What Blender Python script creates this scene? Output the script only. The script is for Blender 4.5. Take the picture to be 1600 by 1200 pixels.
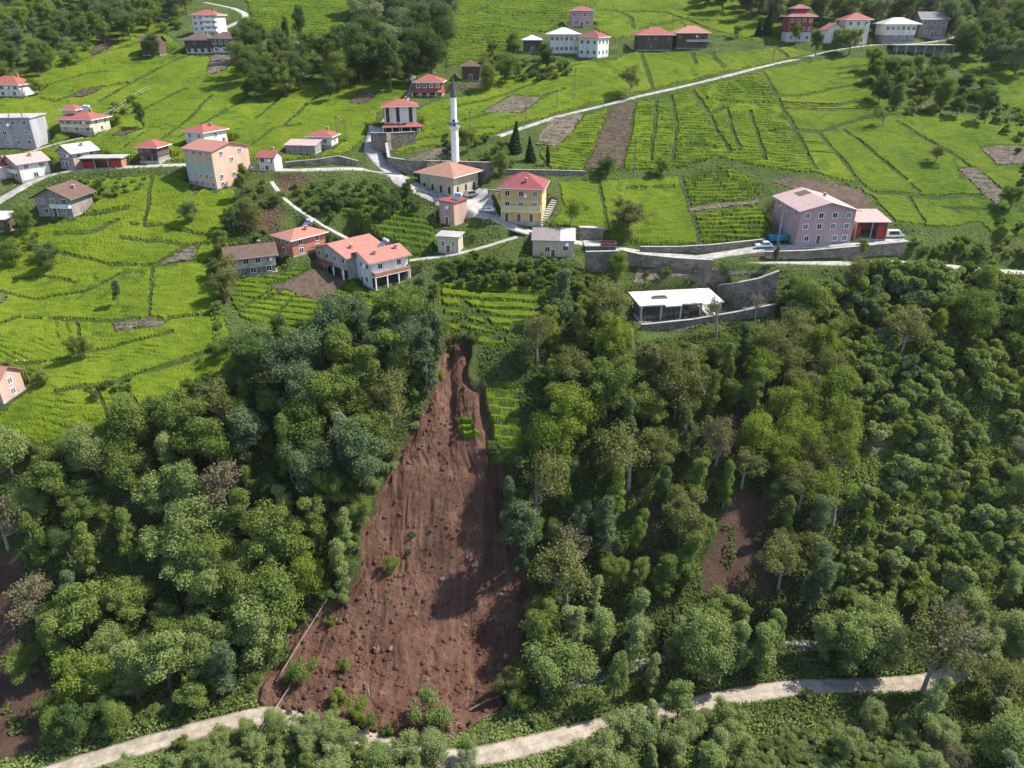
import bpy, math, random
import numpy as np
from mathutils import Vector, Matrix
R = math.radians
rng = np.random.default_rng(7)
random.seed(7)
for o in list(bpy.data.objects): bpy.data.objects.remove(o)
scene = bpy.context.scene
COL = scene.collection

# ---------------------------------------------------------------- camera (a drone over the valley)
CAMZ = 110.0
PITCH = R(27.0)
FPX = 1142.0                        # focal length in pixels of a 1600 px wide picture
cam_data = bpy.data.cameras.new('camera')
cam_data.sensor_width = 36.0
cam_data.lens = 36.0 * FPX / 1600.0
cam_data.clip_start = 1.0
cam_data.clip_end = 3000.0
cam = bpy.data.objects.new('camera', cam_data)
COL.objects.link(cam)
cam.location = (0, 0, CAMZ)
cam.rotation_euler = (math.pi / 2 - PITCH, 0, 0)
scene.camera = cam

# ---------------------------------------------------------------- sky, sun, exposure
SUN_DIR = Vector((6.8, 2.0, 8.3)).normalized()      # towards the sun
world = bpy.data.worlds.new('World')
scene.world = world
world.use_nodes = True
wn = world.node_tree
wn.nodes.clear()
sky = wn.nodes.new('ShaderNodeTexSky')
sky.sky_type = 'NISHITA'
sky.sun_disc = False
sky.sun_elevation = math.asin(SUN_DIR.z)
sky.sun_rotation = math.atan2(SUN_DIR.x, SUN_DIR.y)
sky.altitude = 600
sky.dust_density = 1.5
bg = wn.nodes.new('ShaderNodeBackground')
bg.inputs['Strength'].default_value = 0.15
wo = wn.nodes.new('ShaderNodeOutputWorld')
wn.links.new(sky.outputs[0], bg.inputs[0])
wn.links.new(bg.outputs[0], wo.inputs[0])
sd = bpy.data.lights.new('sun', 'SUN')
sd.energy = 4.6
sd.angle = R(0.55)
sd.color = (1.0, 0.95, 0.86)
sun = bpy.data.objects.new('sun', sd)
COL.objects.link(sun)
sun.rotation_euler = SUN_DIR.to_track_quat('Z', 'Y').to_euler()
vs = scene.view_settings
vs.view_transform = 'Standard'
vs.look = 'None'
vs.exposure = 0.9
vs.gamma = 1.0
vs.use_curve_mapping = False
scene.cycles.max_bounces = 6
scene.cycles.transparent_max_bounces = 4
scene.cycles.use_denoising = True

# ---------------------------------------------------------------- helpers: noise, rays
def _hash(ix, iy, seed):
    n = (ix.astype(np.int64) * 374761393 + iy.astype(np.int64) * 668265263 + seed * 1442695041) & 0xffffffff
    n = ((n ^ (n >> 13)) * 1274126177) & 0xffffffff
    n = (n ^ (n >> 16)) & 0xffffffff
    return n.astype(np.float64) / 4294967295.0
def vnoise(x, y, seed=0):
    x = np.asarray(x, float); y = np.asarray(y, float)
    ix = np.floor(x); iy = np.floor(y)
    fx = x - ix; fy = y - iy
    fx = fx * fx * (3 - 2 * fx); fy = fy * fy * (3 - 2 * fy)
    a = _hash(ix, iy, seed); b = _hash(ix + 1, iy, seed)
    c = _hash(ix, iy + 1, seed); d = _hash(ix + 1, iy + 1, seed)
    return (a + (b - a) * fx) * (1 - fy) + (c + (d - c) * fx) * fy
def fbm(x, y, octaves=4, seed=0):
    s = 0.0; a = 0.5; t = 0.0
    for k in range(octaves):
        s = s + a * vnoise(x * 2 ** k + 17.3 * k, y * 2 ** k - 9.1 * k, seed + k); t += a; a *= 0.5
    return s / t - 0.5
CP, SP = math.cos(PITCH), math.sin(PITCH)
def ray(px, py):
    xc = (px - 800.0) / FPX; yc = (600.0 - py) / FPX
    return xc, CP + yc * SP, -SP + yc * CP
def on_plane(px, py, Y):                      # the point of a view ray at ground distance Y
    dx, dy, dz = ray(px, py)
    return dx / dy * Y, Y, CAMZ + dz / dy * Y
def project(X, Y, Z):
    zz = Z - CAMZ
    zc = Y * CP - zz * SP; yu = Y * SP + zz * CP
    return 800 + FPX * X / zc, 600 - FPX * yu / zc
def in_poly(px, py, poly):
    inside = np.zeros(np.shape(px), bool)
    n = len(poly)
    for i in range(n):
        x1, y1 = poly[i]; x2, y2 = poly[(i + 1) % n]
        if y1 == y2: continue
        c = ((y1 > py) != (y2 > py)) & (px < (x2 - x1) * (py - y1) / (y2 - y1) + x1)
        inside ^= c
    return inside
def seg_dist(X, Y, pts):                      # distance to a polyline and height interpolated along it
    best = np.full(np.shape(X), 1e9); bz = np.zeros(np.shape(X)); bs = np.zeros(np.shape(X))
    acc = 0.0
    for (x1, y1, z1), (x2, y2, z2) in zip(pts[:-1], pts[1:]):
        dx, dy = x2 - x1, y2 - y1
        L2 = dx * dx + dy * dy + 1e-9
        t = np.clip(((X - x1) * dx + (Y - y1) * dy) / L2, 0, 1)
        d = np.hypot(X - x1 - t * dx, Y - y1 - t * dy)
        m = d < best
        best = np.where(m, d, best); bz = np.where(m, z1 + t * (z2 - z1), bz); bs = np.where(m, acc + t * math.sqrt(L2), bs)
        acc += math.sqrt(L2)
    return best, bz, bs
def smooth01(x):
    x = np.clip(x, 0, 1); return x * x * (3 - 2 * x)

# ---------------------------------------------------------------- the hillside: a height sheet through surveyed points
ctl = []
for X in (-190, -120, -60, 0, 60, 120, 190):
    ctl += [(X, 5, 30.0), (X, 35, 14.0), (X, 60, 6.0), (X, 77, 3.0), (X, 90, 2.6), (X, 98, 2.0)]
    ctl += [(X * 2.4, 620, 185.0), (X * 2.6, 740, 250.0)]
cols = {
 -250: [(690, 116), (560, 138), (420, 172), (310, 200), (200, 240), (100, 300), (0, 400)],
 0:    [(690, 120), (600, 134), (480, 156), (400, 175), (310, 197), (200, 238), (130, 275), (60, 330), (0, 400)],
 180:  [(650, 126), (560, 141), (480, 157), (400, 175), (300, 199), (200, 240), (100, 300), (30, 365)],
 350:  [(570, 142), (480, 158), (400, 175), (300, 199), (200, 242), (100, 302), (30, 365)],
 540:  [(520, 152), (440, 171), (400, 179), (300, 201), (200, 246), (110, 298), (30, 365)],
 720:  [(535, 150), (470, 165), (400, 182), (310, 203), (250, 223), (200, 246), (110, 300), (40, 355)],
 860:  [(540, 150), (470, 165), (390, 184), (310, 205), (250, 226), (190, 252), (100, 308), (30, 372)],
 1000: [(545, 153), (500, 163), (470, 170), (400, 184), (300, 213), (180, 257), (80, 322), (0, 405)],
 1280: [(425, 176), (375, 189), (290, 216), (200, 252), (90, 313), (40, 350)],
 1550: [(430, 182), (300, 217), (200, 256), (100, 312), (40, 360)],
 1850: [(430, 184), (300, 220), (200, 258), (100, 315)],
}
for px, lst in cols.items():
    for py, Y in lst: ctl.append(on_plane(px, py, Y))
ctl += [(-150, 106, 10), (-110, 106, 10), (-75, 106, 10), (-60, 125, 28), (20, 108, 7), (20, 125, 22), (60, 110, 8), (60, 130, 22),
        (100, 112, 8), (110, 140, 24), (150, 150, 22), (150, 120, 8), (-35, 120, 22), (-20, 108, 9), (120, 165, 40)]
ctl = np.array(ctl, float)
def _tps(r2):
    return np.where(r2 > 1e-9, 0.5 * r2 * np.log(r2 + 1e-12), 0.0)
_sc = 100.0
_P = ctl[:, :2] / _sc
_n = len(_P)
_A = np.zeros((_n + 3, _n + 3))
_A[:_n, :_n] = _tps(((_P[:, None] - _P[None]) ** 2).sum(-1)) + np.eye(_n) * 0.004
_A[:_n, _n] = 1; _A[:_n, _n + 1:] = _P
_A[_n, :_n] = 1; _A[_n + 1:, :_n] = _P.T
_w = np.linalg.solve(_A, np.concatenate([ctl[:, 2], np.zeros(3)]))
def rbf(X, Y):
    shp = X.shape; q = np.stack([X.ravel(), Y.ravel()], 1) / _sc
    out = np.empty(len(q))
    for i in range(0, len(q), 40000):
        c = q[i:i + 40000]
        r2 = ((c[:, None, 0] - _P[None, :, 0]) ** 2 + (c[:, None, 1] - _P[None, :, 1]) ** 2)
        out[i:i + 40000] = _tps(r2) @ _w[:_n] + _w[_n] + c @ _w[_n + 1:]
    return out.reshape(shp)
# fan grid: columns are directions X/Y, rows grow with distance
GT0, GT1, GNT = -1.35, 1.35, 700
GY0, GS, GNY = 45.0, 0.005, 556
g_t = np.linspace(GT0, GT1, GNT)
g_y = GY0 * np.exp(GS * np.arange(GNY))
GX = g_t[None, :] * g_y[:, None]
GY = np.repeat(g_y[:, None], GNT, 1)
_c = (slice(None, None, 4), slice(None, None, 4))
def _coarse():
    t = np.linspace(GT0, GT1, 176); y = GY0 * np.exp(np.linspace(0, GS * (GNY - 1), 140))
    Z = rbf(t[None] * y[:, None], np.repeat(y[:, None], 176, 1))
    it = np.linspace(0, 175, GNT); iy = np.linspace(0, 139, GNY)
    a = np.clip(it.astype(int), 0, 174); fa = it - a
    b = np.clip(iy.astype(int), 0, 138); fb = (iy - b)[:, None]
    z0 = Z[b][:, a] * (1 - fa) + Z[b][:, a + 1] * fa
    z1 = Z[b + 1][:, a] * (1 - fa) + Z[b + 1][:, a + 1] * fa
    return z0 * (1 - fb) + z1 * fb
GZ = _coarse()
_amp = np.clip((GY - 95) / 40, 0.15, 1)
GZ = GZ + _amp * (fbm(GX / 22, GY / 22, 3, 11) * 2.2 + fbm(GX / 5, GY / 5, 2, 31) * 0.5)
def hz(X, Y):
    X = np.asarray(X, float); Y = np.asarray(Y, float)
    a = np.clip((X / Y - GT0) / (GT1 - GT0) * (GNT - 1), 0, GNT - 1.001)
    b = np.clip(np.log(np.maximum(Y, GY0) / GY0) / GS, 0, GNY - 1.001)
    ia = a.astype(int); ib = b.astype(int); fa = a - ia; fb = b - ib
    return ((GZ[ib, ia] * (1 - fa) + GZ[ib, ia + 1] * fa) * (1 - fb) + (GZ[ib + 1, ia] * (1 - fa) + GZ[ib + 1, ia + 1] * fa) * fb)
_ys = np.exp(np.linspace(math.log(50), math.log(690), 2600))
def at(px, py):                               # where the ground is seen at this pixel of the photograph
    dx, dy, dz = ray(px, py)
    X = dx / dy * _ys; Zr = CAMZ + dz / dy * _ys
    d = Zr - hz(X, _ys)
    k = np.argmax(d < 0) if (d < 0).any() else len(d) - 1
    k = max(k, 1)
    f = d[k - 1] / (d[k - 1] - d[k] + 1e-12) if d[k] < 0 else 0
    Y = _ys[k - 1] + f * (_ys[k] - _ys[k - 1])
    X = dx / dy * Y
    return Vector((X, Y, float(hz(X, Y))))
def scale_at(p):                              # metres per photograph pixel at a point
    return (p.y * CP - (p.z - CAMZ) * SP) / FPX

# ---------------------------------------------------------------- materials
def nt_of(name):
    m = bpy.data.materials.new(name); m.use_nodes = True
    t = m.node_tree; t.nodes.clear()
    out = t.nodes.new('ShaderNodeOutputMaterial')
    p = t.nodes.new('ShaderNodeBsdfPrincipled')
    t.links.new(p.outputs[0], out.inputs[0])
    return m, t, p, out
def N(t, kind, **kw):
    n = t.nodes.new(kind)
    for k, v in kw.items(): setattr(n, k, v)
    return n
def noise(t, vec, scale, detail=4, rough=0.6):
    n = N(t, 'ShaderNodeTexNoise'); n.inputs['Scale'].default_value = scale
    n.inputs['Detail'].default_value = detail; n.inputs['Roughness'].default_value = rough
    if vec is not None: t.links.new(vec, n.inputs['Vector'])
    return n.outputs['Fac']
def ramp(t, fac, stops):
    r = N(t, 'ShaderNodeValToRGB'); e = r.color_ramp.elements
    while len(e) < len(stops): e.new(0.5)
    for el, (pos, c) in zip(e, stops):
        el.position = pos; el.color = (*c, 1)
    t.links.new(fac, r.inputs['Fac']); return r.outputs['Color']
def mixc(t, fac, a, b, mode='MIX'):
    m = N(t, 'ShaderNodeMix', data_type='RGBA', blend_type=mode)
    for sock, v in ((m.inputs[0], fac), (m.inputs[6], a), (m.inputs[7], b)):
        if isinstance(v, (int, float)): sock.default_value = v
        elif isinstance(v, tuple): sock.default_value = (*v, 1)
        else: t.links.new(v, sock)
    return m.outputs[2]
def math_(t, op, a, b=None):
    m = N(t, 'ShaderNodeMath', operation=op)
    for s, v in ((m.inputs[0], a), (m.inputs[1], b)):
        if v is None: continue
        if isinstance(v, (int, float)): s.default_value = v
        else: t.links.new(v, s)
    return m.outputs[0]
def bump(t, p, h, strength=0.5, dist=0.1):
    b = N(t, 'ShaderNodeBump'); b.inputs['Strength'].default_value = strength; b.inputs['Distance'].default_value = dist
    t.links.new(h, b.inputs['Height']); t.links.new(b.outputs[0], p.inputs['Normal'])
def objco(t): return N(t, 'ShaderNodeTexCoord').outputs['Object']
def geopos(t): return N(t, 'ShaderNodeNewGeometry').outputs['Position']
def attr(t, name):
    a = N(t, 'ShaderNodeAttribute'); a.attribute_name = name; return a.outputs['Fac']
MAT = {}
def plain(name, c, c2=None, scale=1.5, rough=0.8, bmp=0.2, bd=0.03, detail=5, spec=0.3, streak=False, metal=0.0):
    """a painted / plastered / earthen surface: two tones of one colour, weathered by noise"""
    m, t, p, o = nt_of(name)
    c2 = c2 or tuple(v * 0.72 for v in c)
    co = geopos(t)
    if streak:
        mp = N(t, 'ShaderNodeMapping'); mp.inputs['Scale'].default_value = (1, 1, 0.18); t.links.new(co, mp.inputs[0]); co = mp.outputs[0]
    f = noise(t, co, scale, detail, 0.65)
    t.links.new(ramp(t, f, [(0.34, c2), (0.62, c)]), p.inputs['Base Color'])
    p.inputs['Roughness'].default_value = rough; p.inputs['Specular IOR Level'].default_value = spec; p.inputs['Metallic'].default_value = metal
    if bmp: bump(t, p, noise(t, co, scale * 6, 3), bmp, bd)
    MAT[name] = m; return m
def lined(name, c, c2, axis, freq, rough=0.75, bmp=0.5, bd=0.05, spec=0.25, dirt=0.8):
    """courses: roof tiles, corrugated sheet, boards (ridges along one object axis)"""
    m, t, p, o = nt_of(name)
    co = objco(t)
    w = N(t, 'ShaderNodeTexWave', wave_type='BANDS', bands_direction=axis); w.inputs['Scale'].default_value = freq
    w.inputs['Distortion'].default_value = 0.6; w.inputs['Detail'].default_value = 1
    t.links.new(co, w.inputs[0])
    f = noise(t, geopos(t), dirt, 6, 0.7)
    base = ramp(t, f, [(0.3, c2), (0.65, c)])
    base = mixc(t, 0.22, base, ramp(t, w.outputs['Fac'], [(0.0, tuple(v * 0.6 for v in c2)), (0.5, c)]))
    t.links.new(base, p.inputs['Base Color'])
    p.inputs['Roughness'].default_value = rough; p.inputs['Specular IOR Level'].default_value = spec
    bump(t, p, w.outputs['Fac'], bmp, bd)
    MAT[name] = m; return m
plain('white_wall', (.70, .68, .64), (.50, .47, .43), 0.7, streak=True)
plain('weathered_wall', (.44, .41, .37), (.20, .175, .15), 0.9, streak=True)
plain('cream_wall', (.56, .50, .36), (.44, .38, .27), 0.6, streak=True)
plain('sand_wall', (.50, .43, .31), (.38, .32, .23), 0.7, streak=True)
plain('peach_wall', (.62, .42, .31), (.50, .33, .25), 0.5, streak=True)
plain('mint_wall', (.42, .46, .37), (.35, .38, .30), 0.5, streak=True)
plain('pink_wall', (.50, .32, .33), (.42, .26, .27), 0.5, streak=True)
plain('rose_wall', (.52, .34, .28), (.40, .25, .20), 0.5, streak=True)
plain('yellow_wall', (.58, .42, .17), (.48, .34, .13), 0.5, streak=True)
plain('lightyellow_wall', (.60, .50, .28), (.50, .40, .21), 0.5, streak=True)
plain('grey_wall', (.36, .36, .37), (.24, .24, .25), 0.6, streak=True)
plain('block_wall', (.30, .27, .25), (.17, .15, .14), 1.2, streak=True)
plain('red_wall', (.33, .07, .06), (.24, .05, .045), 0.8, streak=True)
plain('brick_wall', (.42, .19, .12), (.30, .13, .085), 1.6)
plain('pale_trim', (.86, .85, .82), (.76, .74, .71), 1.0)
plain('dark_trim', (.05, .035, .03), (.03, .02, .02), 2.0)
plain('brown_trim', (.10, .055, .04), (.06, .035, .025), 2.0)
plain('metal_grey', (.35, .36, .37), (.22, .23, .24), 2.0, rough=0.45, metal=0.4)
plain('concrete', (.40, .385, .355), (.26, .245, .22), 0.5, bmp=0.25)
plain('new_concrete', (.68, .66, .61), (.32, .29, .25), 0.42, bmp=0.2)
plain('road_concrete', (.41, .39, .35), (.23, .215, .19), 0.55, bmp=0.15)
def _dirt():
    m, t, p, o = nt_of('dirt_road')
    g = geopos(t); f = noise(t, g, 0.45, 7, 0.72); f2 = noise(t, g, 2.5, 5, 0.7)
    c = ramp(t, f, [(0.32, (.20, .165, .125)), (0.5, (.33, .28, .22)), (0.66, (.42, .37, .30))])
    tr = math_(t, 'ADD', attr(t, 'track'), math_(t, 'MULTIPLY', math_(t, 'SUBTRACT', f2, 0.5), 0.9))
    c = mixc(t, ramp(t, tr, [(0.45, (0, 0, 0)), (0.75, (1, 1, 1))]), c, ramp(t, f2, [(0.4, (.115, .12, .055)), (0.6, (.20, .17, .11))]))
    t.links.new(c, p.inputs['Base Color']); p.inputs['Roughness'].default_value = 0.95; p.inputs['Specular IOR Level'].default_value = 0.1
    bump(t, p, f2, 0.8, 0.15)
    MAT['dirt_road'] = m
_dirt()
plain('soil', (.125, .088, .068), (.070, .050, .039), 0.8, bmp=0.9, bd=0.15, rough=0.95, spec=0.1)
plain('dry_soil', (.185, .150, .118), (.105, .082, .064), 0.7, bmp=0.8, bd=0.12, rough=0.95, spec=0.1)
plain('bark', (.17, .14, .11), (.08, .065, .05), 3.0, bmp=0.7, rough=0.95, spec=0.1)
plain('pale_bark', (.34, .31, .27), (.19, .17, .14), 3.0, bmp=0.5, rough=0.95, spec=0.1)
plain('log_wood', (.27, .205, .15), (.15, .11, .08), 2.0, bmp=0.4, rough=0.9, spec=0.1)
plain('pole_wood', (.22, .17, .13), (.14, .11, .08), 3.0)
plain('rock', (.155, .10, .08), (.085, .055, .045), 1.5, bmp=0.8, rough=0.95, spec=0.1)
plain('tarp_blue', (.05, .22, .42), (.03, .15, .30), 1.5, rough=0.5)
plain('tarp_teal', (.05, .26, .26), (.03, .18, .19), 1.5, rough=0.5)
plain('red_paint', (.42, .05, .05), (.30, .04, .04), 1.5, rough=0.5)
plain('slate', (.085, .09, .105), (.055, .06, .07), 2.0, rough=0.5)
plain('tyre', (.02, .02, .02), (.012, .012, .012), 4, bmp=0)
plain('car_white', (.75, .76, .77), (.70, .71, .72), 1.0, rough=0.25, bmp=0, spec=0.6)
plain('car_silver', (.42, .44, .47), (.38, .40, .43), 1.0, rough=0.25, bmp=0, spec=0.6, metal=0.4)
plain('car_blue', (.07, .13, .28), (.06, .11, .24), 1.0, rough=0.3, bmp=0, spec=0.6)
lined('roof_orange', (.36, .195, .132), (.25, .135, .092), 'X', 2.6)
lined('roof_red', (0.34, 0.105, 0.082), (0.22, 0.07, 0.058), 'X', 2.6)
lined('roof_salmon', (0.41, 0.185, 0.142), (0.29, 0.125, 0.098), 'X', 2.6)
lined('roof_maroon', (0.28, 0.072, 0.075), (0.19, 0.05, 0.054), 'X', 2.6)
lined('roof_pink', (0.46, 0.335, 0.31), (0.36, 0.25, 0.225), 'X', 2.6)
lined('roof_brown', (0.152, 0.094, 0.070), (0.082, 0.053, 0.041), 'X', 2.6)
lined('roof_grey', (0.246, 0.221, 0.213), (0.148, 0.131, 0.123), 'X', 3.2)
lined('roof_zinc', (0.541, 0.533, 0.541), (0.394, 0.369, 0.369), 'X', 3.2, rough=0.45, spec=0.5)
lined('boards', (.14, .10, .075), (.07, .05, .04), 'X', 2.2)
lined('pale_boards', (.46, .43, .38), (.28, .25, .21), 'X', 2.2)
lined('shutter', (.24, .10, .06), (.16, .07, .045), 'Z', 6.0)
def _stone():
    m, t, p, o = nt_of('stone_wall')
    mp = N(t, 'ShaderNodeMapping'); mp.inputs['Scale'].default_value = (1, 1, 1.6); t.links.new(geopos(t), mp.inputs[0])
    v = N(t, 'ShaderNodeTexVoronoi', feature='F1'); v.inputs['Scale'].default_value = 1.7; t.links.new(mp.outputs[0], v.inputs['Vector'])
    e = N(t, 'ShaderNodeTexVoronoi', feature='DISTANCE_TO_EDGE'); e.inputs['Scale'].default_value = 1.7; t.links.new(mp.outputs[0], e.inputs['Vector'])
    sx = N(t, 'ShaderNodeSeparateColor'); t.links.new(v.outputs['Color'], sx.inputs[0])
    c = mixc(t, 0.4, ramp(t, noise(t, geopos(t), 0.35, 6, 0.7), [(0.35, (.125, .105, .082)), (0.65, (.235, .205, .165))]), sx.outputs[0], 'SOFT_LIGHT')
    k = ramp(t, e.outputs['Distance'], [(0.0, (.72, .72, .72)), (0.06, (1, 1, 1))])
    t.links.new(mixc(t, 1.0, c, k, 'MULTIPLY'), p.inputs['Base Color'])
    p.inputs['Roughness'].default_value = 0.9
    bump(t, p, e.outputs['Distance'], 0.8, 0.15)
    MAT['stone_wall'] = m
_stone()
def _glass():
    m, t, p, o = nt_of('window_glass')
    p.inputs['Base Color'].default_value = (.025, .028, .032, 1); p.inputs['Roughness'].default_value = 0.12
    p.inputs['Specular IOR Level'].default_value = 0.6
    MAT['window_glass'] = m
    m, t, p, o = nt_of('curtained_glass')
    p.inputs['Base Color'].default_value = (.16, .16, .155, 1); p.inputs['Roughness'].default_value = 0.15
    MAT['curtained_glass'] = m
    m, t, p, o = nt_of('panel_glass')
    p.inputs['Base Color'].default_value = (.12, .16, .24, 1); p.inputs['Roughness'].default_value = 0.08
    p.inputs['Specular IOR Level'].default_value = 0.9
    MAT['panel_glass'] = m
    m, t, p, o = nt_of('stream_water')
    p.inputs['Base Color'].default_value = (.16, .19, .18, 1); p.inputs['Roughness'].default_value = 0.12
    f = noise(t, geopos(t), 1.2, 5, 0.7)
    t.links.new(ramp(t, f, [(0.50, (.05, .06, .055)), (0.68, (.40, .42, .42))]), p.inputs['Base Color'])
    bump(t, p, f, 0.6, 0.2)
    MAT['stream_water'] = m
_glass()
def _leaf(name, ca, cb, trans=0.35, rough=0.55, var=0.5):
    """leaves: two tones spread leaf by leaf and tree by tree"""
    m, t, p, o = nt_of(name)
    oi = N(t, 'ShaderNodeObjectInfo')
    f = math_(t, 'ADD', math_(t, 'MULTIPLY', attr(t, 'tone'), var), math_(t, 'MULTIPLY', oi.outputs['Random'], 1 - var))
    c = mixc(t, f, ca, cb)
    t.links.new(c, p.inputs['Base Color']); p.inputs['Roughness'].default_value = rough; p.inputs['Specular IOR Level'].default_value = 0.07
    tr = N(t, 'ShaderNodeBsdfTranslucent')
    t.links.new(mixc(t, 1.0, c, (1.0, 1.0, 0.45), 'MULTIPLY'), tr.inputs['Color'])
    mx = N(t, 'ShaderNodeMixShader'); mx.inputs[0].default_value = trans
    t.links.new(p.outputs[0], mx.inputs[1]); t.links.new(tr.outputs[0], mx.inputs[2]); t.links.new(mx.outputs[0], o.inputs[0])
    MAT[name] = m
_leaf('leaf_mid', (.122, .178, .040), (.240, .302, .076), 0.42)
_leaf('leaf_dark', (.076, .124, .040), (.150, .210, .068), 0.42)
_leaf('leaf_bright', (.150, .222, .034), (.255, .315, .056), 0.42)
_leaf('leaf_silver', (.170, .208, .115), (.280, .320, .175), 0.38)
_leaf('leaf_blue', (.098, .146, .070), (.182, .238, .116), 0.40)
_leaf('leaf_olive', (.150, .168, .055), (.235, .245, .088), 0.40)
_leaf('leaf_brown', (.170, .150, .085), (.245, .215, .125), 0.35)
_leaf('leaf_conifer', (.020, .038, .018), (.040, .064, .026), 0.1)
_leaf('leaf_alder', (.172, .232, .072), (.292, .355, .125), 0.42)
_leaf('leaf_pale', (.215, .270, .105), (.335, .395, .165), 0.42)
_leaf('weed_leaf', (.120, .175, .038), (.230, .285, .075), 0.40)
_leaf('floor_leaf', (.085, .130, .032), (.165, .220, .058), 0.40)
_leaf('twig', (.16, .125, .10), (.26, .21, .17), 0.0)
def _tea():
    m, t, p, o = nt_of('tea_leaves')
    g = geopos(t)
    mpg = N(t, 'ShaderNodeMapping'); mpg.inputs['Scale'].default_value = (0.28, 1.15, 1.15); mpg.inputs['Rotation'].default_value = (0, 0, 0.08); t.links.new(g, mpg.inputs[0])
    f1 = noise(t, g, 0.055, 3); f2 = noise(t, mpg.outputs[0], 1.0, 5, 0.7); f3 = noise(t, g, 4.0, 3, 0.7)
    f = math_(t, 'ADD', math_(t, 'MULTIPLY', f1, 0.30), math_(t, 'ADD', math_(t, 'MULTIPLY', f2, 0.48), math_(t, 'MULTIPLY', f3, 0.22)))
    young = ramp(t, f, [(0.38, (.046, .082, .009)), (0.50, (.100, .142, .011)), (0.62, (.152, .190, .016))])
    old = ramp(t, f, [(0.38, (.032, .060, .010)), (0.62, (.078, .122, .014))])  # darker leaf tone, also used to paint shade between hedge rows
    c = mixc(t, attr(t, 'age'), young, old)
    t.links.new(c, p.inputs['Base Color']); p.inputs['Roughness'].default_value = 0.9; p.inputs['Specular IOR Level'].default_value = 0.04
    bump(t, p, math_(t, 'ADD', f2, math_(t, 'MULTIPLY', f3, 0.8)), 0.6, 0.22)
    MAT['tea_leaves'] = m
_tea()
def _ground():
    m, t, p, o = nt_of('hillside')
    g = geopos(t)
    f1 = noise(t, g, 0.12, 5, 0.7); f2 = noise(t, g, 1.6, 6, 0.75)
    f = math_(t, 'ADD', math_(t, 'MULTIPLY', f1, 0.5), math_(t, 'MULTIPLY', f2, 0.5))
    grass = ramp(t, f, [(0.36, (.032, .052, .014)), (0.50, (.062, .092, .022)), (0.62, (.105, .118, .038))])
    soil = ramp(t, f, [(0.36, (.042, .026, .019)), (0.64, (.118, .070, .051))])
    floor = ramp(t, f, [(0.40, (.026, .040, .013)), (0.62, (.070, .090, .030))])
    c = mixc(t, attr(t, 'forest'), grass, floor)
    c = mixc(t, attr(t, 'bare'), c, soil)
    t.links.new(c, p.inputs['Base Color']); p.inputs['Roughness'].default_value = 0.95; p.inputs['Specular IOR Level'].default_value = 0.1
    bump(t, p, f2, 1.0, 0.4)
    MAT['hillside'] = m
    m, t, p, o = nt_of('slide_earth')
    f1 = noise(t, g := geopos(t), 0.16, 5, 0.7); f2 = noise(t, g, 1.3, 8, 0.75)
    mp = N(t, 'ShaderNodeMapping'); mp.inputs['Scale'].default_value = (0.55, 0.09, 0.09); t.links.new(g, mp.inputs[0])
    f3 = noise(t, mp.outputs[0], 1.0, 5, 0.7)
    f = math_(t, 'ADD', math_(t, 'MULTIPLY', f1, 0.35), math_(t, 'ADD', math_(t, 'MULTIPLY', f2, 0.35), math_(t, 'MULTIPLY', f3, 0.30)))
    c = ramp(t, f, [(0.35, (.044, .021, .016)), (0.46, (.096, .049, .033)), (0.55, (.140, .078, .053)), (0.66, (.210, .138, .098))])
    t.links.new(c, p.inputs['Base Color']); p.inputs['Roughness'].default_value = 0.95; p.inputs['Specular IOR Level'].default_value = 0.1
    bump(t, p, f2, 1.0, 0.45)
    MAT['slide_earth'] = m
_ground()

# ---------------------------------------------------------------- mesh helpers
def tag(o, label=None, cat=None, group=None, kind=None):
    if label: o['label'] = label
    if cat: o['category'] = cat
    if group: o['group'] = group
    if kind: o['kind'] = kind
    return o
def empty(name, loc=(0, 0, 0), rz=0.0, parent=None):
    o = bpy.data.objects.new(name, None); COL.objects.link(o)
    o.location = loc; o.rotation_euler = (0, 0, rz); o.empty_display_size = 0.5
    if parent: o.parent = parent
    return o
def np_mesh(name, verts, quads, mats, attrs=None, smooth=False, tris=None):
    me = bpy.data.meshes.new(name)
    verts = np.ascontiguousarray(verts, np.float32)
    nq = len(quads) if quads is not None else 0
    ntr = len(tris) if tris is not None else 0
    me.vertices.add(len(verts)); me.vertices.foreach_set('co', verts.ravel())
    loops = []
    if nq: loops.append(np.asarray(quads, np.int32).ravel())
    if ntr: loops.append(np.asarray(tris, np.int32).ravel())
    loops = np.concatenate(loops)
    me.loops.add(len(loops)); me.loops.foreach_set('vertex_index', loops)
    starts = np.concatenate([np.arange(nq) * 4, nq * 4 + np.arange(ntr) * 3]).astype(np.int32)
    me.polygons.add(nq + ntr); me.polygons.foreach_set('loop_start', starts)
    me.polygons.foreach_set('use_smooth', np.full(nq + ntr, smooth))
    me.update(calc_edges=True)
    for m in mats: me.materials.append(m)
    for k, v in (attrs or {}).items():
        a = me.attributes.new(k, 'FLOAT', 'POINT'); a.data.foreach_set('value', np.ascontiguousarray(v, np.float32))
    return me
def link(name, me, parent=None, loc=None):
    o = bpy.data.objects.new(name, me); COL.objects.link(o)
    if parent: o.parent = parent
    if loc is not None: o.location = loc
    return o
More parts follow.
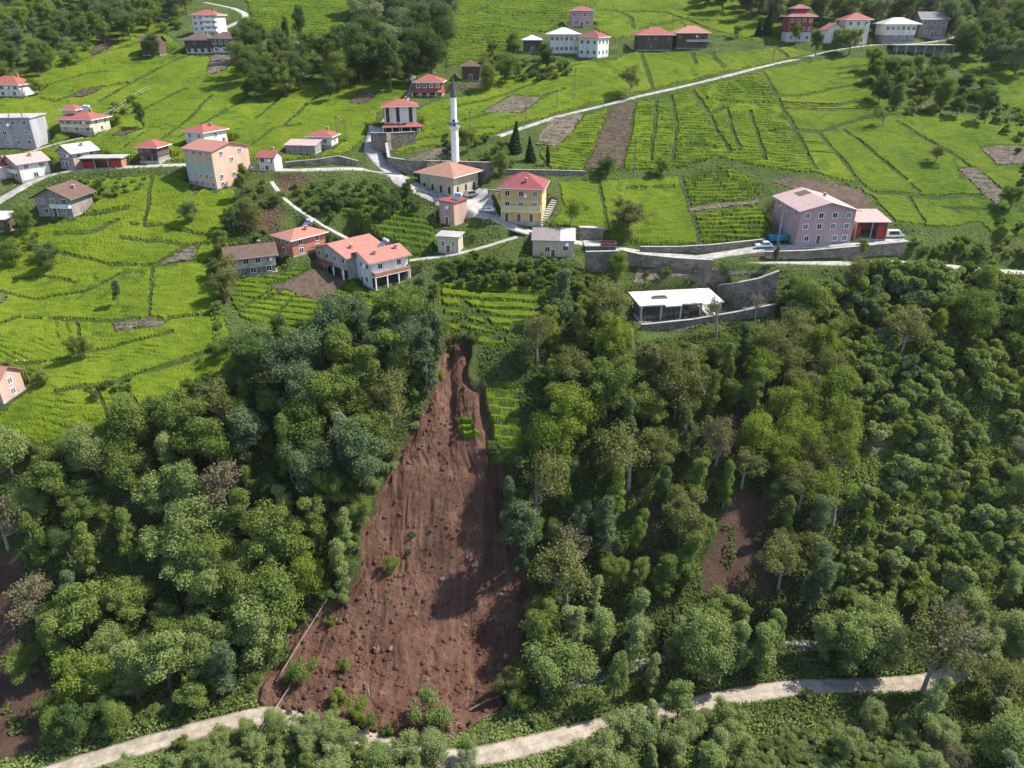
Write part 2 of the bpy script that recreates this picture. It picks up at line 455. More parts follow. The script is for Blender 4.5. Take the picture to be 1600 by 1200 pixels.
class MB:
    """collects boxes, prisms and tubes into one mesh"""
    def __init__(s): s.v = []; s.f = []; s.mi = []; s.mats = []
    def m(s, mat):
        if mat not in s.mats: s.mats.append(mat)
        return s.mats.index(mat)
    def poly(s, pts, faces, mat):
        b = len(s.v); s.v += [tuple(p) for p in pts]; k = s.m(mat)
        for f in faces: s.f.append([b + i for i in f]); s.mi.append(k)
    def box(s, x0, x1, y0, y1, z0, z1, mat):
        s.poly([(x0, y0, z0), (x1, y0, z0), (x1, y1, z0), (x0, y1, z0), (x0, y0, z1), (x1, y0, z1), (x1, y1, z1), (x0, y1, z1)],
               [(0, 3, 2, 1), (4, 5, 6, 7), (0, 1, 5, 4), (1, 2, 6, 5), (2, 3, 7, 6), (3, 0, 4, 7)], mat); return s
    def slab(s, pts, th, mat):                # a sheet of given corner points (counter-clockwise from above), given thickness downwards
        n = len(pts); low = [(x, y, z - th) for x, y, z in pts]
        s.poly(list(pts) + low, [tuple(range(n)), tuple(range(2 * n - 1, n - 1, -1))] + [(i, n + i, n + (i + 1) % n, (i + 1) % n) for i in range(n)], mat); return s
    def tube(s, pts, radii, n, mat, cap=True):
        rings = []
        for i, p in enumerate(pts):
            p = Vector(p)
            d = (Vector(pts[min(i + 1, len(pts) - 1)]) - Vector(pts[max(i - 1, 0)])).normalized()
            a = d.orthogonal().normalized(); b = d.cross(a)
            rings.append([p + (a * math.cos(2 * math.pi * k / n) + b * math.sin(2 * math.pi * k / n)) * radii[i] for k in range(n)])
        vs_ = [q for r in rings for q in r]; fs = []
        for i in range(len(pts) - 1):
            for k in range(n):
                fs.append((i * n + k, i * n + (k + 1) % n, (i + 1) * n + (k + 1) % n, (i + 1) * n + k))
        if cap: fs += [tuple(range(n - 1, -1, -1)), tuple((len(pts) - 1) * n + k for k in range(n))]
        s.poly(vs_, fs, mat); return s
    def lathe(s, prof, n, mat, c=(0, 0)):     # (radius, z) profile
        vs_ = [(c[0] + r * math.cos(2 * math.pi * k / n), c[1] + r * math.sin(2 * math.pi * k / n), z) for r, z in prof for k in range(n)]
        fs = [(i * n + k, i * n + (k + 1) % n, (i + 1) * n + (k + 1) % n, (i + 1) * n + k) for i in range(len(prof) - 1) for k in range(n)]
        fs += [tuple(range(n - 1, -1, -1)), tuple((len(prof) - 1) * n + k for k in range(n))]
        s.poly(vs_, fs, mat); return s
    def mesh(s, name):
        me = bpy.data.meshes.new(name); me.from_pydata(s.v, [], s.f)
        for k in s.mats: me.materials.append(MAT[k])
        me.polygons.foreach_set('material_index', s.mi); me.update(); return me
    def build(s, name, parent=None, loc=None):
        return link(name, s.mesh(name), parent, loc)
def grid_quads(mask):
    """quads of a grid whose four corners are in the mask -> vertex index map and quads"""
    cell = mask[:-1, :-1] & mask[1:, :-1] & mask[:-1, 1:] & mask[1:, 1:]
    used = np.zeros(mask.shape, bool)
    used[:-1, :-1] |= cell; used[1:, :-1] |= cell; used[:-1, 1:] |= cell; used[1:, 1:] |= cell
    idx = np.full(mask.shape, -1, np.int64); idx[used] = np.arange(used.sum())
    j, i = np.nonzero(cell)
    q = np.stack([idx[j, i], idx[j, i + 1], idx[j + 1, i + 1], idx[j + 1, i]], 1)
    return used, q

# ---------------------------------------------------------------- what stands where (traced on the photograph, set on the ground)
ROADS = [  # name, label, pixels on the ground, half width, material
 ('village_road', [(-60, 345), (0, 314), (40, 288), (70, 272), (120, 265), (200, 261), (285, 257), (345, 260), (400, 264), (445, 267), (520, 264), (560, 263), (600, 266), (640, 284), (680, 306), (735, 314), (762, 331), (778, 346), (800, 358), (830, 365), (870, 373), (905, 379), (960, 388), (1000, 396), (1060, 401), (1110, 404), (1200, 409), (1300, 411), (1420, 411), (1480, 416), (1560, 424), (1660, 430)], 2.1, 'road_concrete'),
 ('hill_road', [(618, 276), (596, 256), (580, 238), (582, 222), (590, 206), (588, 196)], 2.7, 'road_concrete'),
 ('school_road', [(1090, 403), (1150, 394), (1190, 388), (1240, 385), (1320, 381), (1412, 374)], 2.2, 'road_concrete'),
 ('field_road', [(778, 213), (870, 182), (940, 166), (1000, 150), (1060, 137), (1130, 120), (1200, 102), (1270, 87), (1300, 79), (1360, 70), (1440, 68), (1490, 60), (1522, 46)], 1.5, 'road_concrete'),
 ('valley_road', [(-40, 1250), (40, 1222), (120, 1194), (230, 1163), (320, 1138), (410, 1112), (480, 1118), (560, 1150), (640, 1185), (720, 1190), (830, 1165), (940, 1135), (1030, 1112), (1110, 1095), (1200, 1080), (1280, 1070), (1350, 1073), (1410, 1072), (1470, 1062), (1560, 1040), (1650, 1020)], 1.95, 'dirt_road'),
 ('garden_path', [(424, 284), (432, 303), (450, 320), (480, 335), (500, 352), (545, 374)], 0.6, 'concrete'),
 ('hill_track', [(598, 192), (622, 168), (642, 148), (648, 122), (640, 110), (612, 96), (562, 83), (520, 73), (460, 66)], 1.2, 'dirt_road'),
 ('upper_track', [(320, 4), (365, 13), (388, 24), (374, 34), (350, 44)], 1.6, 'road_concrete'),
 ('grass_track', [(130, 215), (95, 222), (60, 233), (30, 243)], 1.3, 'dirt_road'),
 ('garden_lane', [(640, 407), (680, 402), (705, 400), (740, 392), (775, 380), (808, 370)], 0.9, 'concrete'),
]
# houses: name, label, category, left px, right px, base py, eave py, depth m, turn deg, anchor, options
HOUSES = []
def H(name, label, x0, x1, yb, ye, d, rot=0, anchor='c', w=None, cat='house', **kw):
    HOUSES.append(dict(name=name, label=label, cat=cat, x0=x0, x1=x1, yb=yb, ye=ye, d=d, rot=rot, anchor=anchor, w=w, kw=kw))
H('mosque', 'sand-coloured stone mosque with low orange hip roof and arched windows beside the minaret', 655, 709, 309, 277, 11, -35, 'r', 12, cat='mosque',
  wall='sand_wall', roof=('hip', 'roof_orange', 2.6, 1.3), win={'f': [4], 'r': [3]}, ws=(0.8, 1.7), arch=True, wz=1.6)
H('yellow_house', 'three-storey yellow house with maroon hip roof beside the mosque square', 782, 846, 346, 295, 10, -9,
  wall='yellow_wall', roof=('hip', 'roof_maroon', 3.3, 0.9), win={'f': [0, 3, 3], 'r': [1, 2, 2]}, band=('lightyellow_wall', 0.36, 0.66), balcony=[('f', 0.34, 0.02, 0.98, 1.1, 'lightyellow_wall', 1.5)], doors=[0.15, 0.45, 0.75], chimney=[(0.6, 0.15)])
H('school_building', 'large three-storey pink building with pale gable roof by the road junction', 1242, 1329, 380, 329, 17, 4, cat='building',
  wall='pink_wall', roof=('gabley', 'roof_pink', 2.0, 0.8), win={'f': [0, 4, 4], 'l': [0, 0, 3]}, extra_win=[('f', 0.18, 0.16), ('f', 0.70, 0.16), ('f', 0.88, 0.16)], doors=[0.40], trim_win=True, skylight=True)
H('roadside_shed', 'low pink annex with flat faded red roof and open red stall below the tea slope', 1334, 1384, 374, 347, 9, 0, cat='shed',
  wall='rose_wall', roof=('shed', 'roof_pink', 1.0, 0.5), open_front=True)
H('lean_to_house', 'small house with half grey half white sheet roof on the slope edge', 832, 896, 401, 376, 8, -4,
  wall='sand_wall', roof=('shed2', 'roof_grey', 0.9, 0.4), win={'f': [0, 0]}, extra_win=[('f', 0.36, 0.45), ('f', 0.80, 0.55)], floors=1)
H('stilt_house', 'white two-storey house with salmon gable roof, brick balcony and bare lower floor', 545, 582, 452, 410, 10.5, -50, 'r', 9.2,
  wall='white_wall', roof=('gabley', 'roof_salmon', 1.5, 0.8), win={'f': [2, 3], 'r': [0, 2]}, balcony=[('r', 0.48, 0.02, 0.98, 1.5, 'brick_wall', 1.0)], posts=('r', 1.4), chimney=[(0.7, 0.85), (0.75, 0.25)], solar=(0.25, 0.75))
H('double_house', 'wide weathered grey house with salmon roof and red awning over the brown yard', 482, 545, 437, 402, 11.5, -42, 'r', 13,
  wall='weathered_wall', roof=('gabley', 'roof_salmon', 2.0, 0.8), win={'f': [3, 4], 'r': [0, 1]}, awning=('f', 0.52, 0.02, 0.55, 2.0, 'roof_red'), posts=('f', 1.2), chimney=[(0.8, 0.3)])
H('brick_house', 'brick-red house with solar water heater above the double house', 426, 459, 402, 376, 10, -40, 'r', 7.4,
  wall='brick_wall', roof=('hip', 'roof_salmon', 1.5, 0.8), win={'f': [1, 2], 'r': [2, 2]}, solar=(0.4, 0.8))
H('timber_house', 'old grey timber house with long brown tiled roof among bushes', 360, 420, 434, 405, 6.5, 22, 'l', 11,
  wall='pale_boards', roof=('gablex', 'roof_brown', 1.9, 0.8), win={'f': [3, 4]}, base='stone_wall')
H('apartment_block', 'tall five-storey peach and mint apartment block with red roof', 281, 340, 296, 237, 12.5, -30, 'r', 11.2, cat='building',
  wall='peach_wall', roof=('gablex', 'roof_salmon', 1.5, 0.5), win={'f': [5, 5, 0, 0, 4], 'r': [3, 3, 0, 1, 2]}, band=('mint_wall', 0.28, 0.72), ws=(0.9, 1.0))
H('cottage', 'white cottage with red roof standing behind the peach apartment block', 287, 322, 233, 208, 9, -25, 'r', 7.4,
  wall='white_wall', roof=('hip', 'roof_red', 1.7, 0.8), win={'f': [0, 2], 'r': [0, 1]})
H('granary', 'dark wooden granary on posts with red hip roof above the road', 218, 250, 253, 231, 6, -8, cat='granary',
  wall='boards', roof=('hip', 'roof_red', 1.9, 0.8), win={'f': [3, 3]}, base='block_wall')
H('block_house', 'bare brick two-storey house with white sheet gable roof by the bend', 86, 118, 265, 239, 7.5, -32, 'r', 7.2,
  wall='block_wall', wall2='rose_wall', roof=('gabley', 'roof_zinc', 1.7, 0.6), win={'f': [2, 3], 'r': [1, 2]})
H('garage_row', 'long low garage with flat grey roof and red shutters along the road', 129, 191, 264, 248, 5, 4, cat='garage',
  wall='brick_wall', roof=('flat', 'concrete', 0.25, 0.5), open_front=True)
H('roadside_house', 'pale pink house with whitish gable roof at the edge of the village road', 1, 35, 284, 256, 8, -35, 'r', 8.4,
  wall='rose_wall', wall2='white_wall', roof=('gabley', 'roof_pink', 1.7, 0.7), win={'f': [2, 2], 'r': [1, 2]}, balcony=[('f', 0.5, 0.1, 0.9, 1.0, 'white_wall', 0.9)])
H('corner_house', 'house with bright red roof cut by the picture edge beside the pale pink house', -42, 3, 281, 262, 8, -20,
  wall='white_wall', roof=('hip', 'roof_red', 2.0, 0.7), win={'f': [2, 2]})
H('unfinished_block', 'large unfinished grey concrete apartment block with flat roof and small window openings', -60, 54, 231, 186, 10, 6, cat='building',
  wall='grey_wall', roof=('flat', 'concrete', 0.35, 0.4), win={'f': [7, 7, 7]}, ws=(1.0, 1.0))
H('villa', 'cream villa with stepped red roofs beside the pale post fence', 93, 150, 207, 187, 8, -10,
  wall='cream_wall', roof=('hip', 'roof_red', 1.8, 0.9), win={'f': [3, 5], 'r': [1, 2]}, balcony=[('f', 0.5, 0.1, 1.0, 1.1, 'cream_wall', 0.8)], tower=('roof_red', 0.02, 0.42, 1.6), solar=(0.55, 0.6))
H('edge_house', 'white two-storey house with red roof at the upper edge of the tea field', -22, 35, 151, 133, 9, -6,
  wall='white_wall', roof=('hip', 'roof_red', 2.4, 0.7), win={'f': [3, 5]})
H('tall_white_house', 'four-storey white house with balconies and red roof on the hilltop', 304, 343, 58, 24, 9, -4, cat='building',
  wall='white_wall', roof=('hip', 'roof_red', 1.9, 0.8), win={'f': [2, 4, 4, 4]}, balcony=[('f', 0.28, 0.45, 0.98, 1.2, 'pale_trim', 0.9), ('f', 0.53, 0.45, 0.98, 1.2, 'pale_trim', 0.9), ('f', 0.78, 0.45, 0.98, 1.2, 'pale_trim', 0.9)])
H('log_house', 'old dark log house with brown hip roof below the tall white house', 291, 333, 84, 63, 8, 0,
  wall='boards', roof=('hip', 'roof_brown', 2.3, 1.0), win={'f': [4, 4]}, base='white_wall')
H('log_house', 'old dark log house with white window frames and wide brown roof', 333, 371, 83, 61, 8, 0,
  wall='boards', roof=('hip', 'roof_brown', 2.3, 1.1), win={'f': [3, 4]}, base='white_wall', trim_win=True)
H('hay_barn', 'dark wooden barn under a tree at the top of the left field', 223, 250, 87, 64, 7, 0, cat='barn',
  wall='boards', roof=('gablex', 'roof_brown', 1.8, 0.7), win={'f': [0, 2]})
H('half_timbered_house', 'weathered half-timbered house with brown gable roof below the village road', 60, 117, 338, 308, 9, -6,
  wall='block_wall', roof=('gabley', 'roof_brown', 2.3, 1.0), win={'f': [2, 3]}, balcony=[('f', 0.5, 0.45, 1.0, 1.0, 'white_wall', 0.9)], chimney=[(0.8, 0.6)])
H('hut', 'small hut with white sheet roof at the picture edge below the road', -22, 15, 362, 343, 5, 0, cat='hut',
  wall='boards', roof=('shed', 'roof_zinc', 0.7, 0.5), win={'f': [2]})
H('terrace_house', 'pinkish house with orange-red roof at the picture edge in the lower tea field', -70, 8, 630, 598, 6.5, -4,
  wall='rose_wall', roof=('gablex', 'roof_salmon', 2.0, 0.6), win={'f': [2, 2], 'r': [1, 1]})
H('striped_house', 'white house with dark brown window stripes and broad red porch roof on the stone terrace', 603, 652, 207, 167, 8.5, 10,
  wall='white_wall', roof=('hip', 'roof_red', 1.7, 0.9), stripes=True, porch=('roof_red', 0.36, 2.6))
H('red_house', 'dark red house with red hip roof and porch beside the hill track', 649, 690, 150, 129, 8, -3,
  wall='red_wall', roof=('hip', 'roof_red', 2.2, 0.9), win={'f': [3, 4]}, trim_win=True, porch=('roof_red', 0.48, 1.5))
H('cabin', 'small white cabin with red hip roof in the tea above the wall', 481, 519, 228, 214, 6, -8, cat='cabin',
  wall='white_wall', roof=('hip', 'roof_red', 1.6, 0.8), win={'f': [2], 'r': [1]})
H('water_house', 'narrow white house with red roof beside the road where the path starts', 406, 431, 268, 246, 5, -8,
  wall='white_wall', roof=('gablex', 'roof_red', 1.4, 0.5), win={'f': [1, 2]})
H('tin_shed', 'low shed with rusty pink sheet roof between the cabin and the narrow white house', 446, 494, 240, 233, 5, -8, cat='shed',
  wall='block_wall', roof=('shed', 'roof_pink', 0.8, 0.4))
H('field_barn', 'dark wooden barn standing alone above the minaret tip', 722, 749, 126, 104, 6, 0, cat='barn',
  wall='boards', roof=('hip', 'roof_brown', 1.8, 0.8), win={'f': [2, 2]})
H('block_tower_house', 'grey-pink two-storey house with small red roof highest above the white houses', 892, 926, 42, 17, 7, 0,
  wall='pink_wall', roof=('hip', 'roof_red', 1.7, 0.9), win={'f': [2, 4]})
H('manor_house', 'old white house with pale broad roof and rows of dark windows on the ridge', 859, 903, 84, 54, 10, 0,
  wall='white_wall', roof=('hip', 'roof_zinc', 2.3, 1.4), win={'f': [6, 6]})
H('ridge_house', 'white house with red roof and small gable beside the pale-roofed old house', 905, 933, 91, 59, 9, -35, 'r', 8.5,
  wall='white_wall', roof=('hip', 'roof_maroon', 2.4, 0.7), win={'f': [3, 3], 'r': [3, 3]})
H('outbuilding', 'small dark outbuilding with pale roof at the end of the ridge houses', 818, 846, 82, 63, 7, 0, cat='outbuilding',
  wall='boards', roof=('hip', 'roof_zinc', 1.7, 0.9), win={'f': [2]})
H('wooden_house', 'dark wooden house with bright red hip roof on the ridge above the field road', 997, 1049, 79, 55, 9, 3,
  wall='boards', roof=('hip', 'roof_red', 2.6, 1.3), win={'f': [4, 5]}, chimney=[(0.3, 0.4), (0.6, 0.7)])
H('wooden_house', 'dark wooden house with faded grey and red roof and long balcony on the ridge', 1056, 1104, 76, 52, 9, 0,
  wall='boards', roof=('hip', 'roof_salmon', 2.5, 1.2), win={'f': [3, 5]}, balcony=[('f', 0.5, 0.3, 1.15, 1.2, 'pale_boards', 0.6)], chimney=[(0.3, 0.4), (0.6, 0.7)])
H('pagoda_house', 'dark red house with two stacked red roofs like a pagoda', 1228, 1266, 66, 26, 8, 0,
  wall='red_wall', roof=('hip', 'roof_red', 2.0, 1.2), win={'f': [3, 4, 4]}, base='white_wall', tower=('roof_red', 0.22, 0.78, 2.0))
H('lodge', 'pale house with red pyramid roof among small trees by the field road', 1317, 1353, 70, 31, 8, 0,
  wall='white_wall', roof=('hip', 'roof_red', 2.3, 1.0), win={'f': [2, 2, 3]})
H('lodge_annex', 'low annex with red sloping roof leaning to the pale pyramid-roof house', 1288, 1315, 68, 46, 7, 0, cat='annex',
  wall='white_wall', roof=('gabley', 'roof_salmon', 2.2, 0.6), win={'f': [1, 1]})
H('farmhouse', 'old white and timber farmhouse with wide pale hip roof near the road end', 1379, 1427, 66, 38, 9, 0,
  wall='white_wall', roof=('hip', 'roof_zinc', 2.3, 1.4), win={'f': [4, 6]}, base='block_wall')
H('stone_barn', 'grey weathered barn with brown-grey roof behind the terrace', 1434, 1476, 58, 30, 8, 0, cat='barn',
  wall='block_wall', roof=('gablex', 'roof_grey', 2.6, 0.6), win={'f': [2, 3]})
H('washroom_building', 'pink box building with maroon flat roof and solar tank below the mosque', 688, 710, 353, 318, 5.6, -35, 'r', 5.0, cat='building',
  wall='rose_wall', roof=('flat', 'roof_maroon', 0.3, 0.3), win={'f': [0, 1]}, solar=(0.75, 0.5), awning=('l', 0.80, 0.0, 1.0, 2.0, 'roof_maroon'))
H('pump_hut', 'small concrete hut with flat roof among bushes under the pink box building', 684, 717, 394, 370, 4.5, -12, cat='hut',
  wall='sand_wall', roof=('flat', 'concrete', 0.2, 0.5), win={'f': [2]}, ws=(0.7, 1.3))

# stone retaining walls: (px, base py, top py)
WALLS = [
 ('terrace_wall', 'tall grey stone terrace wall beside the hill road under the striped house', [(580, 222, 207), (584, 236, 208), (606, 240, 208), (612, 234, 208), (650, 226, 206)], 0.6),
 ('terrace_wall', 'long high stone wall behind the mosque and its square', [(603, 238, 222), (607, 262, 246), (640, 274, 251), (690, 280, 252), (760, 284, 254), (772, 274, 254)], 0.6),
 ('road_wall', 'brown stone wall holding the tea bed above the village road', [(446, 262, 254), (500, 259, 249), (530, 256, 244), (560, 258, 252)], 0.5),
 ('road_wall', 'stone wall along the road below the tea rows with the brown strip', [(1000, 394, 386), (1060, 396, 386), (1110, 396, 383), (1160, 388, 378), (1195, 381, 374)], 0.5),
 ('site_wall', 'grey stone retaining wall beside the unfinished concrete building', [(1118, 466, 446), (1150, 468, 442), (1180, 470, 436), (1210, 470, 424)], 0.7),
 ('site_wall', 'low stone wall running below the unfinished concrete building', [(1002, 516, 508), (1080, 508, 500), (1150, 500, 488), (1208, 494, 476)], 0.5),
 ('bank_wall', 'stone and earth wall carrying the pink school yard above the road', [(1195, 404, 394), (1260, 405, 392), (1330, 404, 386), (1412, 398, 378)], 0.6),
 ('house_wall', 'stone block wall under the flat roadside terrace with red parapet', [(914, 423, 394), (962, 426, 393), (966, 412, 390)], 0.6),
 ('road_wall', 'grey stone wall under the road above the unfinished concrete building', [(968, 412, 391), (1000, 416, 398), (1060, 421, 404), (1112, 424, 407)], 0.5),
 ('garden_wall', 'garden wall along the foot of the ploughed strip field', [(778, 274, 265), (840, 275, 266), (890, 275, 267), (915, 274, 268)], 0.4),
 ('yard_wall', 'stone wall between the yellow house and the mosque square', [(764, 310, 297), (782, 312, 298)], 0.5),
 ('field_wall', 'squat stone wall block at the foot of the tea field by the road', [(905, 376, 356), (942, 377, 357)], 1.6),
]
# cuts between the tea plots: (pixels, half width m)
DITCH = [
 ([(0, 507), (30, 496), (100, 500), (175, 502), (260, 499), (345, 491)], .55), ([(352, 541), (305, 557), (262, 571), (200, 590), (175, 600), (140, 606), (85, 614)], .6),
 ([(90, 395), (140, 407), (170, 415), (225, 415), (242, 416), (320, 411), (340, 410)], .4), ([(187, 372), (237, 377), (287, 386), (332, 381)], .45),
 ([(245, 415), (287, 387)], .4), ([(205, 350), (250, 352), (330, 372)], .3), ([(117, 442), (65, 432), (20, 436)], .35), ([(145, 452), (187, 429), (222, 426)], .35),
 ([(122, 340), (160, 333), (200, 324)], .8), ([(87, 367), (142, 365), (185, 345)], .7), ([(237, 272), (232, 325), (225, 350)], .3), ([(37, 570), (105, 560), (185, 541), (270, 520)], .35),
 ([(148, 607), (172, 665)], .25), ([(185, 600), (232, 655)], .25), ([(0, 455), (60, 470), (145, 452)], .3), ([(240, 416), (232, 500)], .25), ([(120, 500), (128, 560)], .25),
 ([(45, 150), (95, 127), (140, 114), (165, 113)], .5), ([(65, 154), (87, 159), (140, 139), (200, 130)], .5), ([(120, 98), (150, 87), (190, 75), (240, 62)], .5), ([(185, 54), (220, 60), (262, 70)], .6),
 ([(155, 160), (215, 125), (262, 100), (300, 86)], .8), ([(280, 215), (325, 190), (357, 170), (400, 145), (430, 122)], .6), ([(245, 225), (300, 182), (330, 150)], .35), ([(400, 186), (460, 132)], .4),
 ([(445, 197), (482, 162), (520, 140)], .4), ([(160, 200), (230, 170), (290, 140)], .3), ([(380, 235), (430, 200), (470, 195)], .4), ([(20, 120), (80, 105), (120, 98)], .5), ([(190, 235), (230, 205)], .3),
 ([(622, 232), (662, 217), (712, 207), (770, 200)], .8), ([(630, 237), (670, 229), (712, 222)], .5), ([(700, 170), (760, 158), (850, 125)], .3), ([(720, 190), (800, 172), (880, 140)], .3), ([(850, 125), (905, 100)], .3),
 ([(955, 165), (935, 215), (913, 268)], .4), ([(992, 157), (985, 210), (972, 262)], .5), ([(1025, 150), (1022, 200), (1017, 250)], .4), ([(1047, 147), (1057, 200), (1052, 250)], .6), ([(1082, 140), (1120, 205), (1140, 237)], .6),
 ([(1135, 170), (1145, 205), (1155, 235)], .35), ([(1172, 175), (1185, 215), (1195, 250)], .4), ([(1190, 110), (1210, 145), (1240, 200), (1275, 265)], .6), ([(1280, 210), (1315, 250), (1345, 290)], .55), ([(1320, 205), (1355, 232), (1390, 260), (1435, 300)], .55),
 ([(1400, 190), (1450, 220), (1500, 250), (1570, 305)], .5), ([(1190, 150), (1250, 150), (1300, 140), (1365, 130)], 1.1), ([(1250, 165), (1305, 165), (1375, 152)], 1.1), ([(1190, 207), (1230, 203), (1280, 208), (1350, 185), (1400, 180), (1510, 172)], 1.2),
 ([(1105, 155), (1150, 162), (1210, 160)], .9), ([(1210, 270), (1280, 275), (1345, 290), (1365, 302), (1465, 310), (1530, 307)], 1.4), ([(890, 277), (1060, 270), (1120, 250), (1200, 268)], 1.3), ([(935, 280), (945, 345), (950, 380)], .35),
 ([(1060, 270), (1078, 320), (1095, 382)], .5), ([(980, 295), (1060, 292)], .3), ([(1420, 310), (1445, 348)], .6), ([(1475, 325), (1565, 330)], .7), ([(1060, 230), (1090, 227), (1120, 232)], .8), ([(1100, 180), (1135, 170)], .3),
 ([(1310, 108), (1350, 103)], .6), ([(1310, 116), (1355, 112)], .6), ([(1315, 124), (1355, 120)], .6), ([(1480, 95), (1510, 120), (1545, 145)], .8), ([(1510, 100), (1545, 96)], .5), ([(1516, 108), (1555, 103)], .5), ([(1525, 116), (1565, 109)], .5),
 ([(1000, 80), (1010, 110), (1025, 148)], .4), ([(1080, 80), (1087, 100)], .4), ([(1110, 80), (1130, 105)], .4), ([(1190, 60), (1230, 90)], .5), ([(900, 16), (960, 17), (985, 28), (990, 45)], .7), ([(930, 17), (1040, 20), (1120, 50), (1190, 70)], .5),
 ([(1000, 45), (1070, 30), (1150, 36)], .4), ([(700, 25), (760, 20), (850, 22)], .9), ([(700, 50), (780, 42), (840, 50)], .9), ([(690, 78), (760, 62), (800, 60)], .9), ([(740, 20), (790, 0)], .6),
 ([(415, 470), (470, 440)], .5), ([(425, 455), (372, 485)], .5), ([(465, 462), (430, 500)], .4), ([(500, 475), (545, 497)], .5), ([(515, 465), (560, 487)], .5), ([(490, 490), (520, 505)], .5), ([(530, 455), (590, 470)], .5),
 ([(690, 480), (740, 490), (800, 500)], .8), ([(700, 498), (760, 512), (790, 520)], .9), ([(720, 470), (760, 500), (790, 535)], .7), ([(720, 515), (780, 532)], .8),
]
# tea zones: label, polygon on the photograph, rows (spacing m, gap share) or None, age 0 young .. 1 old, dark end also for painted shade
TEA = [
 ('wide bright tea field on the left below the village road', [(-260, 400), (60, 352), (120, 335), (130, 280), (205, 272), (292, 268), (300, 300), (375, 278), (352, 345), (338, 420), (350, 500), (372, 570), (300, 612), (250, 628), (170, 668), (70, 692), (0, 706), (-260, 740)], None, .12),
 ('tea field on the left hillside between the peach block and the hilltop houses', [(-260, 170), (20, 118), (100, 78), (160, 48), (240, 36), (300, 85), (375, 92), (420, 122), (500, 118), (560, 98), (640, 128), (640, 158), (595, 172), (580, 200), (545, 238), (440, 252), (400, 248), (285, 250), (60, 248), (60, 185), (0, 178), (-260, 215)], None, .10),
 ('tea field between the minaret and the field road', [(640, 175), (690, 152), (730, 148), (760, 122), (830, 100), (880, 95), (960, 92), (990, 80), (1110, 80), (1230, 72), (1280, 82), (1130, 113), (1000, 143), (870, 175), (780, 206), (700, 225), (615, 238), (650, 210)], None, .15),
 ('striped tea slope below the field road with long narrow plots', [(862, 190), (1000, 156), (1130, 126), (1190, 110), (1215, 150), (1245, 205), (1280, 270), (1200, 262), (1120, 245), (1060, 262), (905, 270), (860, 262), (840, 240)], (1.7, .22), .22),
 ('broad bright tea slope on the right with diagonal cuts', [(1192, 108), (1300, 88), (1362, 88), (1362, 125), (1400, 165), (1480, 176), (1560, 185), (1680, 205), (1680, 360), (1560, 372), (1530, 345), (1470, 355), (1400, 345), (1362, 305), (1275, 268), (1240, 203)], None, .08),
 ('even tea plot below the garden wall beside the yellow house', [(872, 282), (935, 279), (1058, 272), (1074, 320), (1094, 386), (1010, 384), (900, 356), (858, 352), (880, 320)], None, .25),
 ('upper ribbed tea plot of broad hedge rows beside the pink building', [(1064, 272), (1140, 258), (1194, 290), (1190, 308), (1074, 322)], (1.9, .36), .0),
 ('lower ribbed tea plot of broad hedge rows beside the pink building', [(1078, 331), (1186, 320), (1210, 366), (1185, 374), (1096, 386)], (1.9, .36), .0),
 ('far tea terraces at the top middle of the slope', [(690, -20), (695, 105), (735, 98), (800, 75), (840, 52), (880, 42), (930, 18), (950, -20)], (3.2, .34), .2),
 ('sunny tea field behind the ridge houses', [(935, -20), (885, 0), (930, 45), (960, 60), (990, 55), (1110, 55), (1220, 68), (1225, 40), (1110, -20)], None, .05),
 ('terraced tea at the top above the dark wood', [(380, -20), (390, 40), (440, 62), (520, 65), (560, 30), (590, -20)], (3.0, .35), .2),
 ('small tea field in the top corner behind the road end', [(1480, 92), (1540, 84), (1640, 70), (1640, 190), (1560, 160)], None, .15),
 ('tea garden sloping below the brown yard of the double house', [(352, 448), (372, 428), (420, 425), (488, 415), (560, 440), (600, 462), (640, 448), (600, 485), (540, 512), (470, 525), (420, 512), (372, 492)], (2.0, .2), .1),
 ('shaded tea patch just above the head of the landslide', [(690, 435), (760, 440), (862, 445), (850, 492), (800, 505), (795, 545), (748, 545), (700, 510), (690, 470)], (3.0, .3), .2),
 ('short ladder of tea rows on the edge of the landslide', [(750, 594), (808, 594), (815, 640), (818, 706), (768, 706), (762, 650)], (1.6, .9), .1),
 ('dark tea terraces in shade between the mosque and the double house', [(500, 300), (640, 305), (690, 370), (692, 400), (640, 402), (575, 378), (540, 345)], (2.2, .42), .75),  # high tone value paints the shade lying on these terraces
 ('tiny tea patch in the wood under the pink school', [(1235, 476), (1295, 470), (1300, 500), (1240, 506)], (1.8, .3), .2),
]
